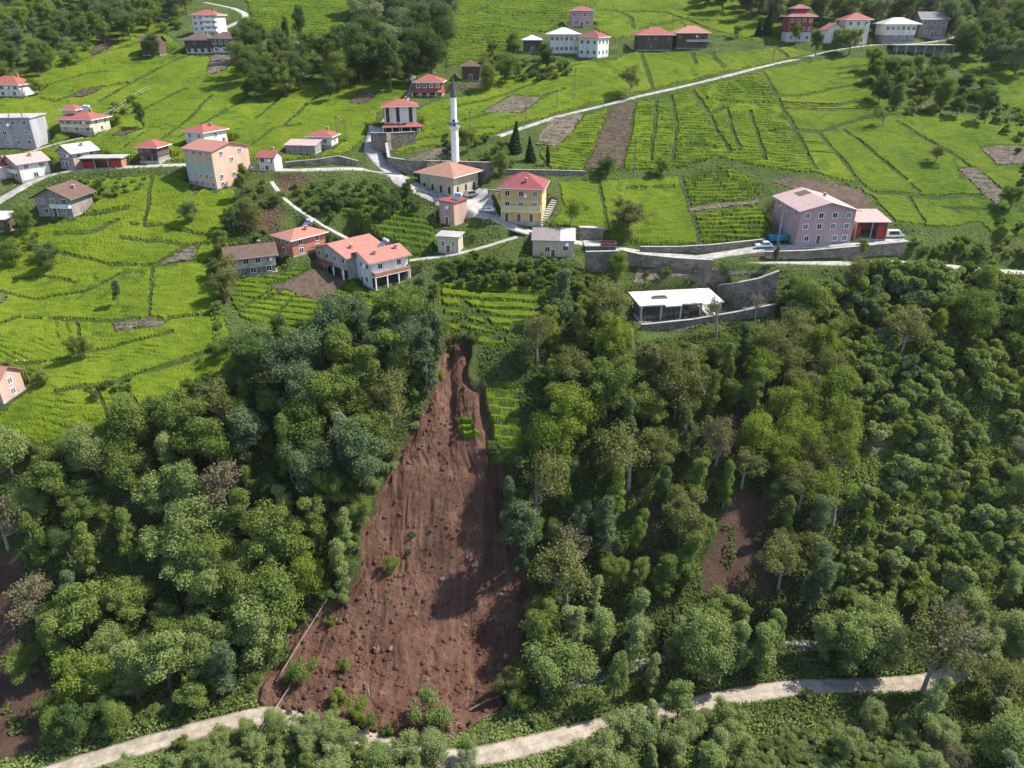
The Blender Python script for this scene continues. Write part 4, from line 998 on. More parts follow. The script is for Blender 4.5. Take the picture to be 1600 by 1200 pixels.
def build_house(h):
    kw = h['kw']; W, d, HT = h['W'], h['d'], h['HT']
    root = empty(h['name'], h['loc'], h['r']); tag(root, h['label'], h['cat'], 'buildings of the village')
    wall = kw['wall']; x0, x1 = -W / 2, W / 2
    kind, rmat, rise, ov = kw['roof']
    b = MB()
    zb = -2.0
    if kw.get('base'):
        MB().box(x0 + .25, x1 - .25, .25, d - .25, zb, HT * .42, kw['base']).build('ground_floor', root)
        zb = HT * .40
    if kw.get('open_front'):
        b.box(x0, x1, d - .25, d, -2, HT, wall); b.box(x0, x0 + .25, .05, d - .25, -2, HT, wall); b.box(x1 - .25, x1, .05, d - .25, -2, HT, wall)
        b.box(x0 + .25, x1 - .25, .1, d - .25, -2, 0.02, 'concrete'); b.build('wall', root)
        n = max(2, int(W / 3.2))
        for i in range(1, n):
            x = x0 + W * i / n; MB().box(x - .12, x + .12, 0.05, .3, 0, HT - .05, 'concrete').build('post', root)
        MB().box(x0 + W * .70, x1 - .3, .5, .6, 0.1, HT * .8, 'red_paint').build('shutter', root)
        MB().box(x0 + .3, x0 + W * .25, 1.5, 1.6, 0.1, HT * .7, 'red_paint').build('shutter', root)
    else:
        b.box(x0, x1, 0, d, zb, HT, wall)
        if kind == 'gabley': b.poly([(x0, .01, HT), (x1, .01, HT), (0, .01, HT + rise), (x0, d - .01, HT), (x1, d - .01, HT), (0, d - .01, HT + rise)], [(0, 1, 2), (5, 4, 3)], wall)
        if kind == 'gablex': b.poly([(x0 + .01, 0, HT), (x0 + .01, d, HT), (x0 + .01, d / 2, HT + rise), (x1 - .01, 0, HT), (x1 - .01, d, HT), (x1 - .01, d / 2, HT + rise)], [(2, 1, 0), (3, 4, 5)], wall)
        if kind in ('shed', 'shed2'): b.poly([(x0 + .01, 0, HT), (x0 + .01, d, HT), (x0 + .01, d, HT + rise), (x1 - .01, 0, HT), (x1 - .01, d, HT), (x1 - .01, d, HT + rise), ], [(2, 1, 0), (3, 4, 5), (1, 2, 5, 4)], wall)
        b.build('wall', root)
        MB().box(x0 - .06, x1 + .06, -.06, d + .06, -2.2, 0.28, 'concrete').build('plinth', root)
    if kw.get('wall2'): MB().box(x1 + .004, x1 + .05, .02, d - .02, max(zb, .3), HT - .02, kw['wall2']).build('side_wall', root)
    if kw.get('band'):
        m_, a, c = kw['band']; g = MB()
        g.box(x0 + .03, x1 - .03, -.05, -.004, HT * a, HT * c, m_)
        if h['name'] == 'apartment_block': pass
        else: g.box(x1 + .004, x1 + .05, .03, d - .03, HT * a, HT * c, m_)
        g.build('wall_band', root)
    # roof
    rb = MB()
    if kind == 'hip': hip_roof(rb, x0 - ov, x1 + ov, -ov, d + ov, HT + .2, rise, rmat)
    elif kind == 'gabley':
        k = rise / (W / 2); ze = HT - ov * k + .2; zr = HT + rise + .2; rm2 = rmat
        rb.slab([(x0 - ov, -ov, ze), (0, -ov, zr), (0, d + ov, zr), (x0 - ov, d + ov, ze)], .18, rmat)
        rb.slab([(0, -ov, zr), (x1 + ov, -ov, ze), (x1 + ov, d + ov, ze), (0, d + ov, zr)], .18, rmat)
    elif kind == 'gablex':
        k = rise / (d / 2); ze = HT - ov * k + .2; zr = HT + rise + .2
        rb.slab([(x0 - ov, -ov, ze), (x1 + ov, -ov, ze), (x1 + ov, d / 2, zr), (x0 - ov, d / 2, zr)], .18, rmat)
        rb.slab([(x0 - ov, d / 2, zr), (x1 + ov, d / 2, zr), (x1 + ov, d + ov, ze), (x0 - ov, d + ov, ze)], .18, rmat)
    elif kind == 'shed':
        rb.slab([(x0 - ov, -ov, HT + .1), (x1 + ov, -ov, HT + .1), (x1 + ov, d + ov, HT + rise + .2), (x0 - ov, d + ov, HT + rise + .2)], .15, rmat)
    elif kind == 'shed2':
        xm = x0 + W * .66
        rb.slab([(x0 - ov, -ov, HT + .1), (xm, -ov, HT + .1), (xm, d + ov, HT + rise + .2), (x0 - ov, d + ov, HT + rise + .2)], .15, rmat)
        rb.slab([(xm, -ov, HT + .13), (x1 + ov, -ov, HT + .13), (x1 + ov, d + ov, HT + rise + .23), (xm, d + ov, HT + rise + .23)], .15, 'roof_zinc')
    else:
        rb.box(x0 - ov, x1 + ov, -ov, d + ov, HT + .005, HT + rise, rmat)
        if h['name'] == 'unfinished_block':
            for i in range(6):
                x = x0 + W * (i + .5) / 6; rb.box(x - .15, x + .15, .4, .7, HT + rise, HT + rise + 1.1, 'concrete')
    roof = rb.build('roof', root)
    def roof_z(u, v):
        if kind == 'gabley': return HT + .2 + rise * (1 - abs(u - .5) * 2)
        if kind == 'gablex': return HT + .2 + rise * (1 - abs(v - .5) * 2)
        if kind == 'hip': return HT + .2 + rise * min(1, 2 * min(min(u, 1 - u) * W, min(v, 1 - v) * d) / min(W, d) + .1)
        return HT + rise
    for (u, v) in kw.get('chimney', [(0.72, 0.6)] if kind in ('hip', 'gabley', 'gablex') and h['name'] not in ('mosque', 'hay_barn', 'granary') else []):
        x = x0 + W * u; y = d * v; z = roof_z(u, v)
        c = MB().box(x - .28, x + .28, y - .28, y + .28, z - .6, z + .9, 'brick_wall'); c.box(x - .38, x + .38, y - .38, y + .38, z + .9, z + 1.02, 'concrete')
        c.build('chimney', roof)
    if kw.get('solar'):
        u, v = kw['solar']; z = roof_z(u, v); x = x0 + W * u; y = d * v
        sp = MB().slab([(x - 1.0, y - .9, z + .25), (x + 1.0, y - .9, z + .25), (x + 1.0, y + .7, z + 1.3), (x - 1.0, y + .7, z + 1.3)], .1, 'panel_glass')
        for sx in (-.9, .9): sp.box(x + sx - .04, x + sx + .04, y + .55, y + .65, z - .4, z + 1.2, 'metal_grey'); sp.box(x + sx - .04, x + sx + .04, y - .85, y - .75, z - .4, z + .2, 'metal_grey')
        so = sp.build('solar_panel', roof)
    if kw.get('solar'):
        MB().tube([(x - 1.05, y + .95, z + 1.45), (x + 1.05, y + .95, z + 1.45)], [.33, .33], 10, 'car_white').build('water_tank', roof)
    if kw.get('skylight'):
        u, v = .42, .75; x = x0 + W * u; y = d * v; k = rise / (W / 2)
        MB().slab([(x - 2.2, y - 2, HT + .24 + rise - (-(x - 2.2)) * k), (x + .9, y - 2, HT + .24 + rise - abs(x + .9) * k), (x + .9, y + 2, HT + .24 + rise - abs(x + .9) * k), (x - 2.2, y + 2, HT + .24 + rise - (-(x - 2.2)) * k)], .02, 'roof_brown').build('roof_patch', roof)
    if kw.get('tower'):
        tm, a, c, th = kw['tower']; z = HT + .2 + rise * .45
        MB().box(x0 + W * a, x0 + W * c, d * .3, d * .8, HT, z + th, wall).build('upper_room', root)
        q = MB(); hip_roof(q, x0 + W * a - .8, x0 + W * c + .8, d * .3 - .8, d * .8 + .8, z + th + .05, 1.3, tm); q.build('upper_roof', root)
    # gutters along the eaves, a dish on some walls
    if kind in ('hip', 'gablex'): MB().tube([(x0 - ov, -ov - .08, HT + .02), (x1 + ov, -ov - .08, HT + .02)], [.08, .08], 6, 'metal_grey').build('gutter', roof)
    if kind == 'gabley':
        for sx in (-1, 1): MB().tube([(sx * (W / 2 + ov + .07), -ov, HT - ov * rise / (W / 2) + .02), (sx * (W / 2 + ov + .07), d + ov, HT - ov * rise / (W / 2) + .02)], [.08, .08], 6, 'metal_grey').build('gutter', roof)
    if h['cat'] in ('house', 'building') and random.random() < .6:
        dd_ = MB().lathe([(.05, -.12), (.38, -.05), (.48, .06), (.40, .02), (.06, -.06)], 12, 'pale_trim').build('satellite_dish', root)
        put_on_face(dd_, h, 'f', random.uniform(.6, .95), HT * .8, .5); dd_.rotation_euler = (R(60), 0, R(20))
        ar = MB().box(-.03, .03, 0, .5, -.03, .03, 'metal_grey').build('dish_arm', root); put_on_face(ar, h, 'f', .5, HT * .8, .5); ar.location = dd_.location
    # openings
    ww, wh = kw.get('ws', (1.15, 1.25))
    trim = bool(kw.get('trim_win')); arch = bool(kw.get('arch'))
    for f, rows in kw.get('win', {}).items():
        (c_, a_, L) = face_frame(h, f); nfl = len(rows); fh = HT / nfl
        for i, n in enumerate(rows):
            wh_ = min(wh, fh * .58)
            for k in range(n):
                w_ = min(ww, L / n * .6)
                o = link('window', window_mesh(w_, wh_, arch, trim, 'brown_trim' if wall == 'boards' and not trim else 'pale_trim'), root)
                put_on_face(o, h, f, (k + .5) / n if n > 1 else .5, kw.get('wz') or (i + .56) * fh, .05 if (kw.get('wall2') and f == 'r') else (.052 if kw.get('band') else 0))
    for f, u, zf in kw.get('extra_win', []):
        o = link('window', window_mesh(ww, min(wh, HT * .3), False, trim), root); put_on_face(o, h, f, u, HT * zf)
    for u in kw.get('doors', [0.5] if 'f' in kw.get('win', {}) and kw['win']['f'][0] <= 2 and not kw.get('base') else []):
        dh = min(2.1, HT * .3 + .6); o = MB().box(-.5, .5, -.07, .04, 0.02, dh, 'shutter').box(-.62, -.5, -.09, .04, 0.02, dh + .12, 'pale_trim').box(.5, .62, -.09, .04, 0.02, dh + .12, 'pale_trim').box(-.5, .5, -.09, .04, dh, dh + .12, 'pale_trim').build('door', root)
        put_on_face(o, h, 'f', u, 0.0)
    for (f, zf, u0, u1, dp, m_, rh) in kw.get('balcony', []):
        (c_, a_, L) = face_frame(h, f); xa, xb = (u0 - .5) * L, (u1 - .5) * L
        q = MB().box(xa, xb, -dp, -.01, -.15, 0, 'pale_trim'); q.box(xa, xb, -dp, -dp + .1, .005, rh, m_); q.box(xa, xa + .1, -dp + .1, -.02, .005, rh, m_); q.box(xb - .1, xb, -dp + .1, -.02, .005, rh, m_)
        o = q.build('balcony', root); put_on_face(o, h, f, .5, HT * zf)
    if kw.get('posts'):
        f, dp = kw['posts']; (c_, a_, L) = face_frame(h, f)
        for k in range(4):
            o = MB().box(-.14, .14, -dp, -dp + .28, -2, HT * .46, 'pale_trim').build('post', root); put_on_face(o, h, f, .04 + .92 * k / 3, 0)
        o = MB().box(-L / 2 + .2, L / 2 - .2, -.06, -.005, .1, HT * .4, 'dark_trim').build('painted_floor_shade', root); put_on_face(o, h, f, .5, 0)  # last piece: dark panel painting the shade of an open lower floor
    if kw.get('awning'):
        f, zf, u0, u1, dp, m_ = kw['awning']; (c_, a_, L) = face_frame(h, f); xa, xb = (u0 - .5) * L, (u1 - .5) * L
        o = MB().slab([(xa, -dp, -.7), (xb, -dp, -.7), (xb, -.02, 0), (xa, -.02, 0)], .1, m_).build('awning', root); put_on_face(o, h, f, .5, HT * zf)
        for k in range(4):
            x = xa + .2 + (xb - xa - .4) * k / 3
            o = MB().box(x - .08, x + .08, -dp + .1, -dp + .26, -HT * zf - 1.5, -.78, 'pale_boards').build('post', root); put_on_face(o, h, f, .5, HT * zf)
    if kw.get('porch'):
        m_, zf, dp = kw['porch']; z = HT * zf
        MB().slab([(x0 - 1.2, -dp, z - .8), (x1 + dp, -dp, z - .8), (x1 + .3, -.02, z + .1), (x0 - .3, -.02, z + .1)], .14, m_).build('porch_roof', root)
        for k in range(5):
            x = x0 - .8 + (W + 1.6) * k / 4; MB().box(x - .1, x + .1, -dp + .3, -dp + .5, -1.5, z - .85, 'pale_trim').build('post', root)
        MB().box(x0 + .1, x1 - .1, -.05, -.005, .2, z - .3, 'dark_trim').build('painted_porch_shade', root)  # dark panel on the wall, paints the shade under the porch roof
    if kw.get('stripes'):
        for f, us in (('f', (.10, .42, .82)), ('l', (.3, .8))):
            for u in us:
                q = MB().box(-.55, .55, -.06, -.004, HT * .40, HT - .05, 'brown_trim')
                for z0 in (.48, .72): q.box(-.32, .32, -.09, -.06, HT * z0, HT * (z0 + .16), 'window_glass')
                o = q.build('window_strip', root); put_on_face(o, h, f, u, 0)
    return root
roots_h = [build_house(h) for h in HOUSES]

# ---------------------------------------------------------------- minaret
mp = at(712, 300); mY = mp.y + 7.5
mx, _, mz = on_plane(712, 262, mY)
gz = float(hz(mx, mY)); tipz = on_plane(704, 105, mY)[2] - gz
mr = empty('minaret', (mx, mY, gz)); tag(mr, 'slender white minaret with one balcony and dark pointed cap', 'minaret')
bz = tipz * .52
MB().lathe([(1.5, -2), (1.5, tipz * .14), (1.12, tipz * .17), (1.05, bz), ], 16, 'pale_trim').build('shaft', mr)
MB().lathe([(.86, bz + .02), (.80, tipz * .76)], 16, 'pale_trim').build('upper_shaft', mr)
bal = MB().lathe([(1.06, bz - 1.1), (1.65, bz), (1.7, bz + .15)], 16, 'pale_trim').build('balcony', mr)
rb = MB()
for k in range(16):
    a = 2 * math.pi * k / 16; rb.box(1.6 * math.cos(a) - .1, 1.6 * math.cos(a) + .1, 1.6 * math.sin(a) - .1, 1.6 * math.sin(a) + .1, bz + .15, bz + 1.2, 'metal_grey')
rb.lathe([(1.68, bz + 1.2), (1.68, bz + 1.3)], 16, 'metal_grey'); rb.build('railing', bal)
MB().box(-.35, .35, -.92, -.7, bz + .2, bz + 1.9, 'dark_trim').build('door', mr)
MB().lathe([(.95, tipz * .76), (.92, tipz * .77), (.50, tipz * .85), (.12, tipz * .93), (.04, tipz * .94), (.03, tipz)], 16, 'slate').build('cap', mr)

# ---------------------------------------------------------------- unfinished concrete frame
fr = empty('concrete_frame', (SITE.x, SITE.y, SITE.z), R(8)); tag(fr, 'unfinished white concrete frame building with flat slab roof on columns', 'building', 'buildings of the village')
s_ = scale_at(SITE); FW = 130 * s_; FH = 3.7; FD = 8.5
MB().box(-FW / 2 - .6, FW / 2 + .6, -1.6, FD, -1.5, .12, 'new_concrete').build('floor_slab', fr)
MB().box(-FW / 2 - .5, FW / 2 + .3, -.9, FD + .4, FH, FH + .32, 'new_concrete').build('roof_slab', fr)
MB().box(-FW * .22, -FW * .02, -1.9, -.9, FH + .02, FH + .3, 'new_concrete').build('roof_slab', fr)
MB().box(FW * .24, FW * .44, -1.9, -.9, FH + .02, FH + .3, 'new_concrete').build('roof_slab', fr)
for k in range(5):
    x = -FW / 2 + .1 + (FW - .5) * k / 4
    for y in (-.5, FD - .6): MB().box(x - .2, x + .2, y - .2, y + .2, .12, FH, 'new_concrete').build('column', fr)
MB().box(-FW / 2, FW / 2, FD - .2, FD + .1, .12, FH, 'block_wall').build('back_wall', fr)
MB().box(-FW / 2 + .2, -FW / 2 + .4, 1.0, FD - .8, .12, FH * .9, 'block_wall').build('side_wall', fr)
for k in range(14):
    x = -FW * .22 + FW * .2 * (k % 7) / 6 if k < 7 else FW * .24 + FW * .2 * (k % 7) / 6
    MB().tube([(x, -1.6 + .6 * (k % 2), .12), (x + .1, -1.5 + .6 * (k % 2), FH)], [.06, .06], 6, 'log_wood').build('prop', fr)
hp = MB().box(-FW * .30, -FW * .12, 3.0, 4.4, FH + .325, FH + .65, 'log_wood'); hp.box(-FW * .28, -FW * .14, 3.3, 4.0, FH + .65, FH + .9, 'boards')
o = hp.build('plank_pile'); o.matrix_world = Matrix.Translation(fr.location) @ Matrix.Rotation(R(8), 4, 'Z')
tag(o, 'pile of brown planks lying on the white concrete slab', 'planks')
for k in range(26):
    x = -FW / 2 + FW * k / 25
    MB().tube([(x, FD - .2 if k % 2 else -.6, FH + .3), (x, FD - .2 if k % 2 else -.6, FH + .3 + .7)], [.03, .03], 4, 'metal_grey').build('rebar', fr)

# ---------------------------------------------------------------- stone walls
for name, label, pts, th in WALLS:
    b = MB(); P = []
    for px, pb, pt in pts:
        g = at(px, pb); P.append((Vector((g.x, g.y, g.z - .8)), max(on_plane(px, pt, g.y)[2], g.z + .5)))
    for (a, za), (c, zc) in zip(P[:-1], P[1:]):
        d_ = Vector((c.x - a.x, c.y - a.y, 0)).normalized(); n_ = Vector((-d_.y, d_.x, 0)) * th
        if n_.y < 0: n_ = -n_
        A = [Vector((a.x, a.y, a.z)), Vector((c.x, c.y, c.z)), Vector((c.x, c.y, zc)), Vector((a.x, a.y, za))]
        q = A + [v + n_ for v in A]
        b.poly(q, [(0, 1, 2, 3), (7, 6, 5, 4), (3, 2, 6, 7), (0, 3, 7, 4), (1, 5, 6, 2)], 'stone_wall')
    root = empty(name, P[0][0]); tag(root, label, 'wall', 'stone walls of the village')
    o = b.build('masonry', root); o.location = -root.location
    c = MB()
    for i, ((a, za), (q_, zc)) in enumerate(zip(P[:-1], P[1:])):
        d_ = Vector((q_.x - a.x, q_.y - a.y, 0)).normalized(); n_ = Vector((-d_.y, d_.x, 0)) * (th + .1)
        if n_.y < 0: n_ = -n_
        f_ = n_.normalized() * .1
        c.slab([(a.x - f_.x, a.y - f_.y, za + .13), (q_.x - f_.x, q_.y - f_.y, zc + .13), (q_.x + n_.x, q_.y + n_.y, zc + .13), (a.x + n_.x, a.y + n_.y, za + .13)], .125, 'concrete')
    o = c.build('coping', root); o.location = -root.location

# parapet terrace by the road and the raised deck on the ridge
t = at(938, 392); tr = empty('roadside_terrace', (t.x, t.y, t.z)); tag(tr, 'flat concrete terrace with low red parapet beside the road', 'terrace')
zt = on_plane(938, 386, t.y)[2] - t.z
MB().box(-4, 4, 0, 5, -3, zt + .1, 'stone_wall').build('block', tr)
MB().box(-4.1, 4.1, -.1, 5.1, zt + .105, zt + .3, 'concrete').build('deck', tr)
MB().box(0, 4.1, -.05, .15, zt + .3, zt + .95, 'roof_red').box(0, 4.1, 2.4, 2.6, zt + .3, zt + .95, 'roof_red').box(3.95, 4.1, .15, 2.4, zt + .3, zt + .95, 'roof_red').build('parapet', tr)
t = at(1443, 87); zt = on_plane(1443, 70, t.y)[2] - t.z; s_ = scale_at(t)
dk = empty('raised_deck', (t.x, t.y, t.z)); tag(dk, 'long concrete deck on columns at the end of the field road', 'deck')
MB().box(-46 * s_, 46 * s_, -.5, 7, zt - .35, zt, 'concrete').build('deck_slab', dk)
MB().box(-45 * s_, 45 * s_, 2.5, 2.9, -2, zt - .36, 'block_wall').build('back_wall', dk)
for k in range(7): MB().box((-44 + 88 * k / 6) * s_ - .2, (-44 + 88 * k / 6) * s_ + .2, -.3, .1, -2, zt - .36, 'concrete').build('column', dk)

# ---------------------------------------------------------------- post fence climbing beside the villa
fp = [at(*q) for q in ((131, 207), (142, 200), (156, 191), (170, 182), (184, 172), (198, 163), (212, 153), (222, 147), (232, 142))]
fl = resample([tuple(p) for p in fp], 1.7)
fe = empty('post_fence', fp[0]); tag(fe, 'pale post and rail fence climbing the slope beside the cream villa', 'fence')
pm = MB().box(-.11, .11, -.11, .11, -.5, 1.5, 'concrete').mesh('fence_post')
for i, p in enumerate(fl):
    o = link('fence_post', pm, fe, Vector((p[0], p[1], float(hz(p[0], p[1])))) - fe.location)
for a, c in zip(fl[:-1], fl[1:]):
    for zz in (.6, 1.4):
        o = MB().tube([(a[0], a[1], float(hz(a[0], a[1])) + zz), (c[0], c[1], float(hz(c[0], c[1])) + zz)], [.055, .055], 4, 'concrete').build('rail', fe); o.location = -fe.location

# ---------------------------------------------------------------- utility poles
POLES = [(990, 280, 217, 'wooden utility pole below the garden wall in the tea field'), (898, 143, 106, 'utility pole in the tea under the ridge houses'), (735, 208, 172, 'utility pole in the tea beside the minaret'),
 (527, 213, 180, 'first of two poles beside the hill road wall'), (541, 222, 185, 'second pole beside the hill road, nearer the road'), (47, 597, 560, 'leaning pole beside the terrace house in the lower left field'),
 (1214, 385, 318, 'pale pole at the corner of the pink building'), (870, 172, 138, 'short pole beside the field road bend'), (1051, 46, 24, 'pole between the two dark wooden houses'), (957, 32, 8, 'pole in the sunny field behind the ridge houses'),
 (625, 225, 190, 'lamp pole on the stone terrace of the striped house'), (1207, 100, 76, 'pole beside the field road below the pagoda house'), (822, 192, 165, 'slim pole above the garden with cypresses'), (755, 352, 330, 'pole beside the white car at the square')]
for px, pb, pt, label in POLES:
    g = at(px, pb); L = max(on_plane(px, pt, g.y)[2] - g.z, 5)
    r_ = empty('utility_pole', g); tag(r_, label, 'pole', 'utility poles')
    lean = 0.09 if 'leaning' in label else random.uniform(-.01, .01)
    MB().tube([(0, 0, -1), (-lean * L, 0, L)], [.17, .11], 8, 'pole_wood' if 'pale' not in label else 'concrete').build('post', r_)
    MB().box(-.9 - lean * L, .9 - lean * L, -.08, .08, L - .7, L - .55, 'pole_wood').build('crossarm', r_)
    for x in (-.8, 0, .8): MB().lathe([(.06, L - .55), (.09, L - .4), (.05, L - .3)], 6, 'pale_trim', (x - lean * L, 0)).build('insulator', r_)

# ---------------------------------------------------------------- vehicles
def car(px, py, rz, paint, label, kind='car', L=4.3, Wd=1.75, Hh=1.5):
    g = at(px, py); z = g.z + .22
    r_ = empty('parked_' + kind, (g.x, g.y, z), R(rz)); tag(r_, label, kind, 'parked vehicles')
    l = L / 2; w = Wd / 2
    if kind == 'van': side = [(-l, .35), (-l, 1.0), (-l + .15, Hh - .05), (-l + .4, Hh), (l - 1.5, Hh), (l - .75, 1.05), (l - .1, .85), (l, .4)]
    else: side = [(-l, .35), (-l, .85), (-l + .35, .98), (-l + .75, Hh - .05), (-l + 1.0, Hh), (l - 1.9, Hh), (l - 1.15, .95), (l - .12, .78), (l, .4)]
    n = len(side); b = MB()
    def inset(z_): return w * (1 - .16 * max(0, (z_ - .8)) / max(Hh - .8, .1))
    A = [(x, -inset(zz), zz) for x, zz in side]; B_ = [(x, inset(zz), zz) for x, zz in side]
    b.poly(A + B_, [tuple(range(n - 1, -1, -1)), tuple(range(n, 2 * n))] + [(i, (i + 1) % n, n + (i + 1) % n, n + i) for i in range(n)], paint)
    body = b.build('body', r_)
    zt_, zb_ = Hh - .14, .98
    for sy in (-1, 1):
        q = [(-l + (.5 if kind == 'van' else .85), zb_), (l - 1.35, zb_), (l - 1.95, zt_), (-l + (.55 if kind == 'van' else 1.05), zt_)]
        y = [sy * (inset(zz) + .012) for _, zz in q]
        MB().poly([(x, yy, zz) for (x, zz), yy in zip(q, y)], [(0, 1, 2, 3)] if sy < 0 else [(3, 2, 1, 0)], 'window_glass')
        g_ = MB(); g_.poly([(x, yy, zz) for (x, zz), yy in zip(q, y)], [(0, 1, 2, 3)] if sy < 0 else [(3, 2, 1, 0)], 'window_glass'); g_.build('side_window', r_)
    xa, xb = (l - 1.5, l - .75) if kind == 'van' else (l - 1.9, l - 1.15); za, zb2 = Hh, 1.05 if kind == 'van' else .95
    g_ = MB(); g_.poly([(xa + .12 * (xb - xa) + .03, -inset(za) * .9, za - .12 * (za - zb2) + .02), (xb - .08 * (xb - xa) + .03, -inset(zb2) * .9, zb2 + .08 * (za - zb2) + .02), (xb - .08 * (xb - xa) + .03, inset(zb2) * .9, zb2 + .08 * (za - zb2) + .02), (xa + .12 * (xb - xa) + .03, inset(za) * .9, za - .12 * (za - zb2) + .02)], [(0, 1, 2, 3)], 'window_glass'); g_.build('windscreen', r_)
    for sx in (-1, 1):
        for sy in (-1, 1):
            x = sx * (l - .82); wh = MB().tube([(x, sy * (w - .2), .18), (x, sy * (w + .02), .18)], [.33, .33], 12, 'tyre').build('wheel', r_)
            MB().tube([(x, sy * (w + .021), .18), (x, sy * (w + .03), .18)], [.2, .2], 10, 'metal_grey').build('rim', wh)
        MB().box(l - .12, l + .01, sx * w * .72 - .18, sx * w * .72 + .18, .58, .74, 'pale_trim').build('headlight', r_)
    MB().box(-l - .04, -l + .04, -w * .9, w * .9, .32, .55, 'tyre').build('bumper', r_)
car(737, 308, 28, 'car_silver', 'silver car parked at the right corner of the mosque', L=4.6, Hh=1.7)
car(761, 332, 170, 'car_white', 'white car partly hidden beside the yellow house')
car(1193, 388, 184, 'car_white', 'white car on the road in front of the blue containers', Hh=1.6)
car(1396, 372, 4, 'car_white', 'white van parked at the end of the pink building yard', 'van', 5.0, 1.9, 2.0)
for i, (px, py, m_, label) in enumerate(((1207, 377, 'tarp_blue', 'blue waste container beside the pale pole'), (1215, 377, 'tarp_blue', 'blue waste container nearest the pink building wall'), (1226, 376, 'tarp_teal', 'teal waste container against the pink building'))):
    g = at(px, py); r_ = empty('waste_container', (g.x, g.y, g.z)); tag(r_, label, 'container', 'waste containers')
    b = MB(); b.poly([(-.75, -.5, .2), (.75, -.5, .2), (.75, .5, .2), (-.75, .5, .2), (-.9, -.65, 1.25), (.9, -.65, 1.25), (.9, .65, 1.25), (-.9, .65, 1.25)], [(3, 2, 1, 0), (0, 1, 5, 4), (1, 2, 6, 5), (2, 3, 7, 6), (3, 0, 4, 7)], m_); b.build('bin', r_)
    MB().slab([(-.95, -.7, 1.33), (.95, -.7, 1.33), (.95, .7, 1.5), (-.95, .7, 1.5)], .08, m_).build('lid', r_)
    for sx in (-.6, .6): MB().tube([(sx, -.55, .12), (sx, -.4, .12)], [.12, .12], 8, 'tyre').build('wheel', r_)
    r_.scale = (1.2, 1.2, 1.1)

# ---------------------------------------------------------------- landslide debris: boulders, clods, fallen trunks
def rock_mesh(seed, n=1):
    rs = np.random.default_rng(seed)
    import bmesh
    bm = bmesh.new(); bmesh.ops.create_icosphere(bm, subdivisions=n, radius=1.0)
    ax = rs.uniform(.65, 1.2, 3)
    for v in bm.verts:
        k = .75 + .5 * rs.random(); v.co = Vector((v.co.x * ax[0] * k, v.co.y * ax[1] * k, v.co.z * ax[2] * k * .8))
    me = bpy.data.meshes.new('boulder'); bm.to_mesh(me); bm.free(); me.materials.append(MAT['rock']); return me
rocks = [rock_mesh(100 + i, 2) for i in range(4)]
slide_at = at_slide
BOULDERS = [(589, 1016, 1.0, 'large pale boulder half way across the landslide foot'), (611, 1012, .7, 'dark boulder beside the large pale one'), (725, 978, .8, 'boulder in the shaded right part of the landslide'), (735, 868, 1.3, 'reddish rock outcrop standing in the middle gully'), (742, 880, 1.0, 'lower rock of the outcrop in the middle gully'),
 (656, 1082, .8, 'boulder near the toe above the bushes'), (648, 960, .7, 'boulder on the upper middle of the debris fan'), (710, 1010, .7, 'boulder on the right flank of the fan'), (795, 982, .8, 'boulder at the shaded right edge of the slide'), (597, 1085, .7, 'boulder left of the toe bushes'), (690, 905, .8, 'boulder left of the gully'), (708, 900, .9, 'boulder in the mouth of the gully'), (668, 1062, .6, 'small boulder near the fan centre')]
for i, (px, py, s, label) in enumerate(BOULDERS):
    p = slide_at(px, py); o = link('boulder', rocks[i % 4], None, p - Vector((0, 0, .25 * s))); o.scale = (s, s, s); o.rotation_euler = (random.random() * 6, random.random() * 6, random.random() * 6)
    tag(o, label, 'boulder', 'boulders on the landslide')
Wp = [(p.x, p.y) for p in SLIDE_W]
xs = [p[0] for p in Wp]; ys = [p[1] for p in Wp]
cand = np.stack([rng.uniform(min(xs), max(xs), 9000), rng.uniform(min(ys), max(ys), 9000)], 1)
cand = cand[in_poly(cand[:, 0], cand[:, 1], Wp)]
keep = fbm(cand[:, 0] / 6, cand[:, 1] / 6, 2, 21) + rng.random(len(cand)) * .5 + (120 - cand[:, 1]) / 160 > .28
cand = cand[keep][:2600]
rv = np.array([v.co[:] for v in rock_mesh(7, 1).vertices]); rf = np.array([p.vertices[:] for p in rock_mesh(7, 1).polygons])
cz = slide_z(cand[:, 0], cand[:, 1]); sz = 0.07 + 0.50 * rng.random(len(cand)) ** 5
ang = rng.uniform(0, 6.28, len(cand)); ca, sa = np.cos(ang), np.sin(ang)
V = rv[None] * sz[:, None, None] * rng.uniform(.7, 1.3, (len(cand), 1, 3))
V = np.stack([V[..., 0] * ca[:, None] - V[..., 1] * sa[:, None], V[..., 0] * sa[:, None] + V[..., 1] * ca[:, None], V[..., 2]], -1) + np.stack([cand[:, 0], cand[:, 1], cz + sz * .2], -1)[:, None]
T = (rf[None] + np.arange(len(cand))[:, None, None] * len(rv)).reshape(-1, 3)
o = link('slide_rubble', np_mesh('slide_rubble', V.reshape(-1, 3), None, [MAT['slide_earth']], tris=T)); tag(o, 'loose clods and stones strewn over the landslide', 'rubble', kind='stuff')
LOGS = [((432, 1068), (512, 940), .16, 'long thin bare trunk leaning up the left edge of the landslide'), ((410, 1145), (455, 1075), .16, 'broken pale trunk across the left end of the road'), ((735, 1112), (782, 1092), .16, 'pale trunk lying at the right side of the toe'), ((692, 1132), (728, 1140), .2, 'short pale log beside the toe bush'), ((570, 1070), (578, 1092), .15, 'short pale log standing out of the rubble'), ((692, 1155), (712, 1160), .2, 'pale log end near the road below the toe'), ((440, 975), (432, 1030), .12, 'thin dead trunk in the shade left of the landslide'), ((480, 1145), (540, 1152), .16, 'trunk half buried along the toe of the slide')]
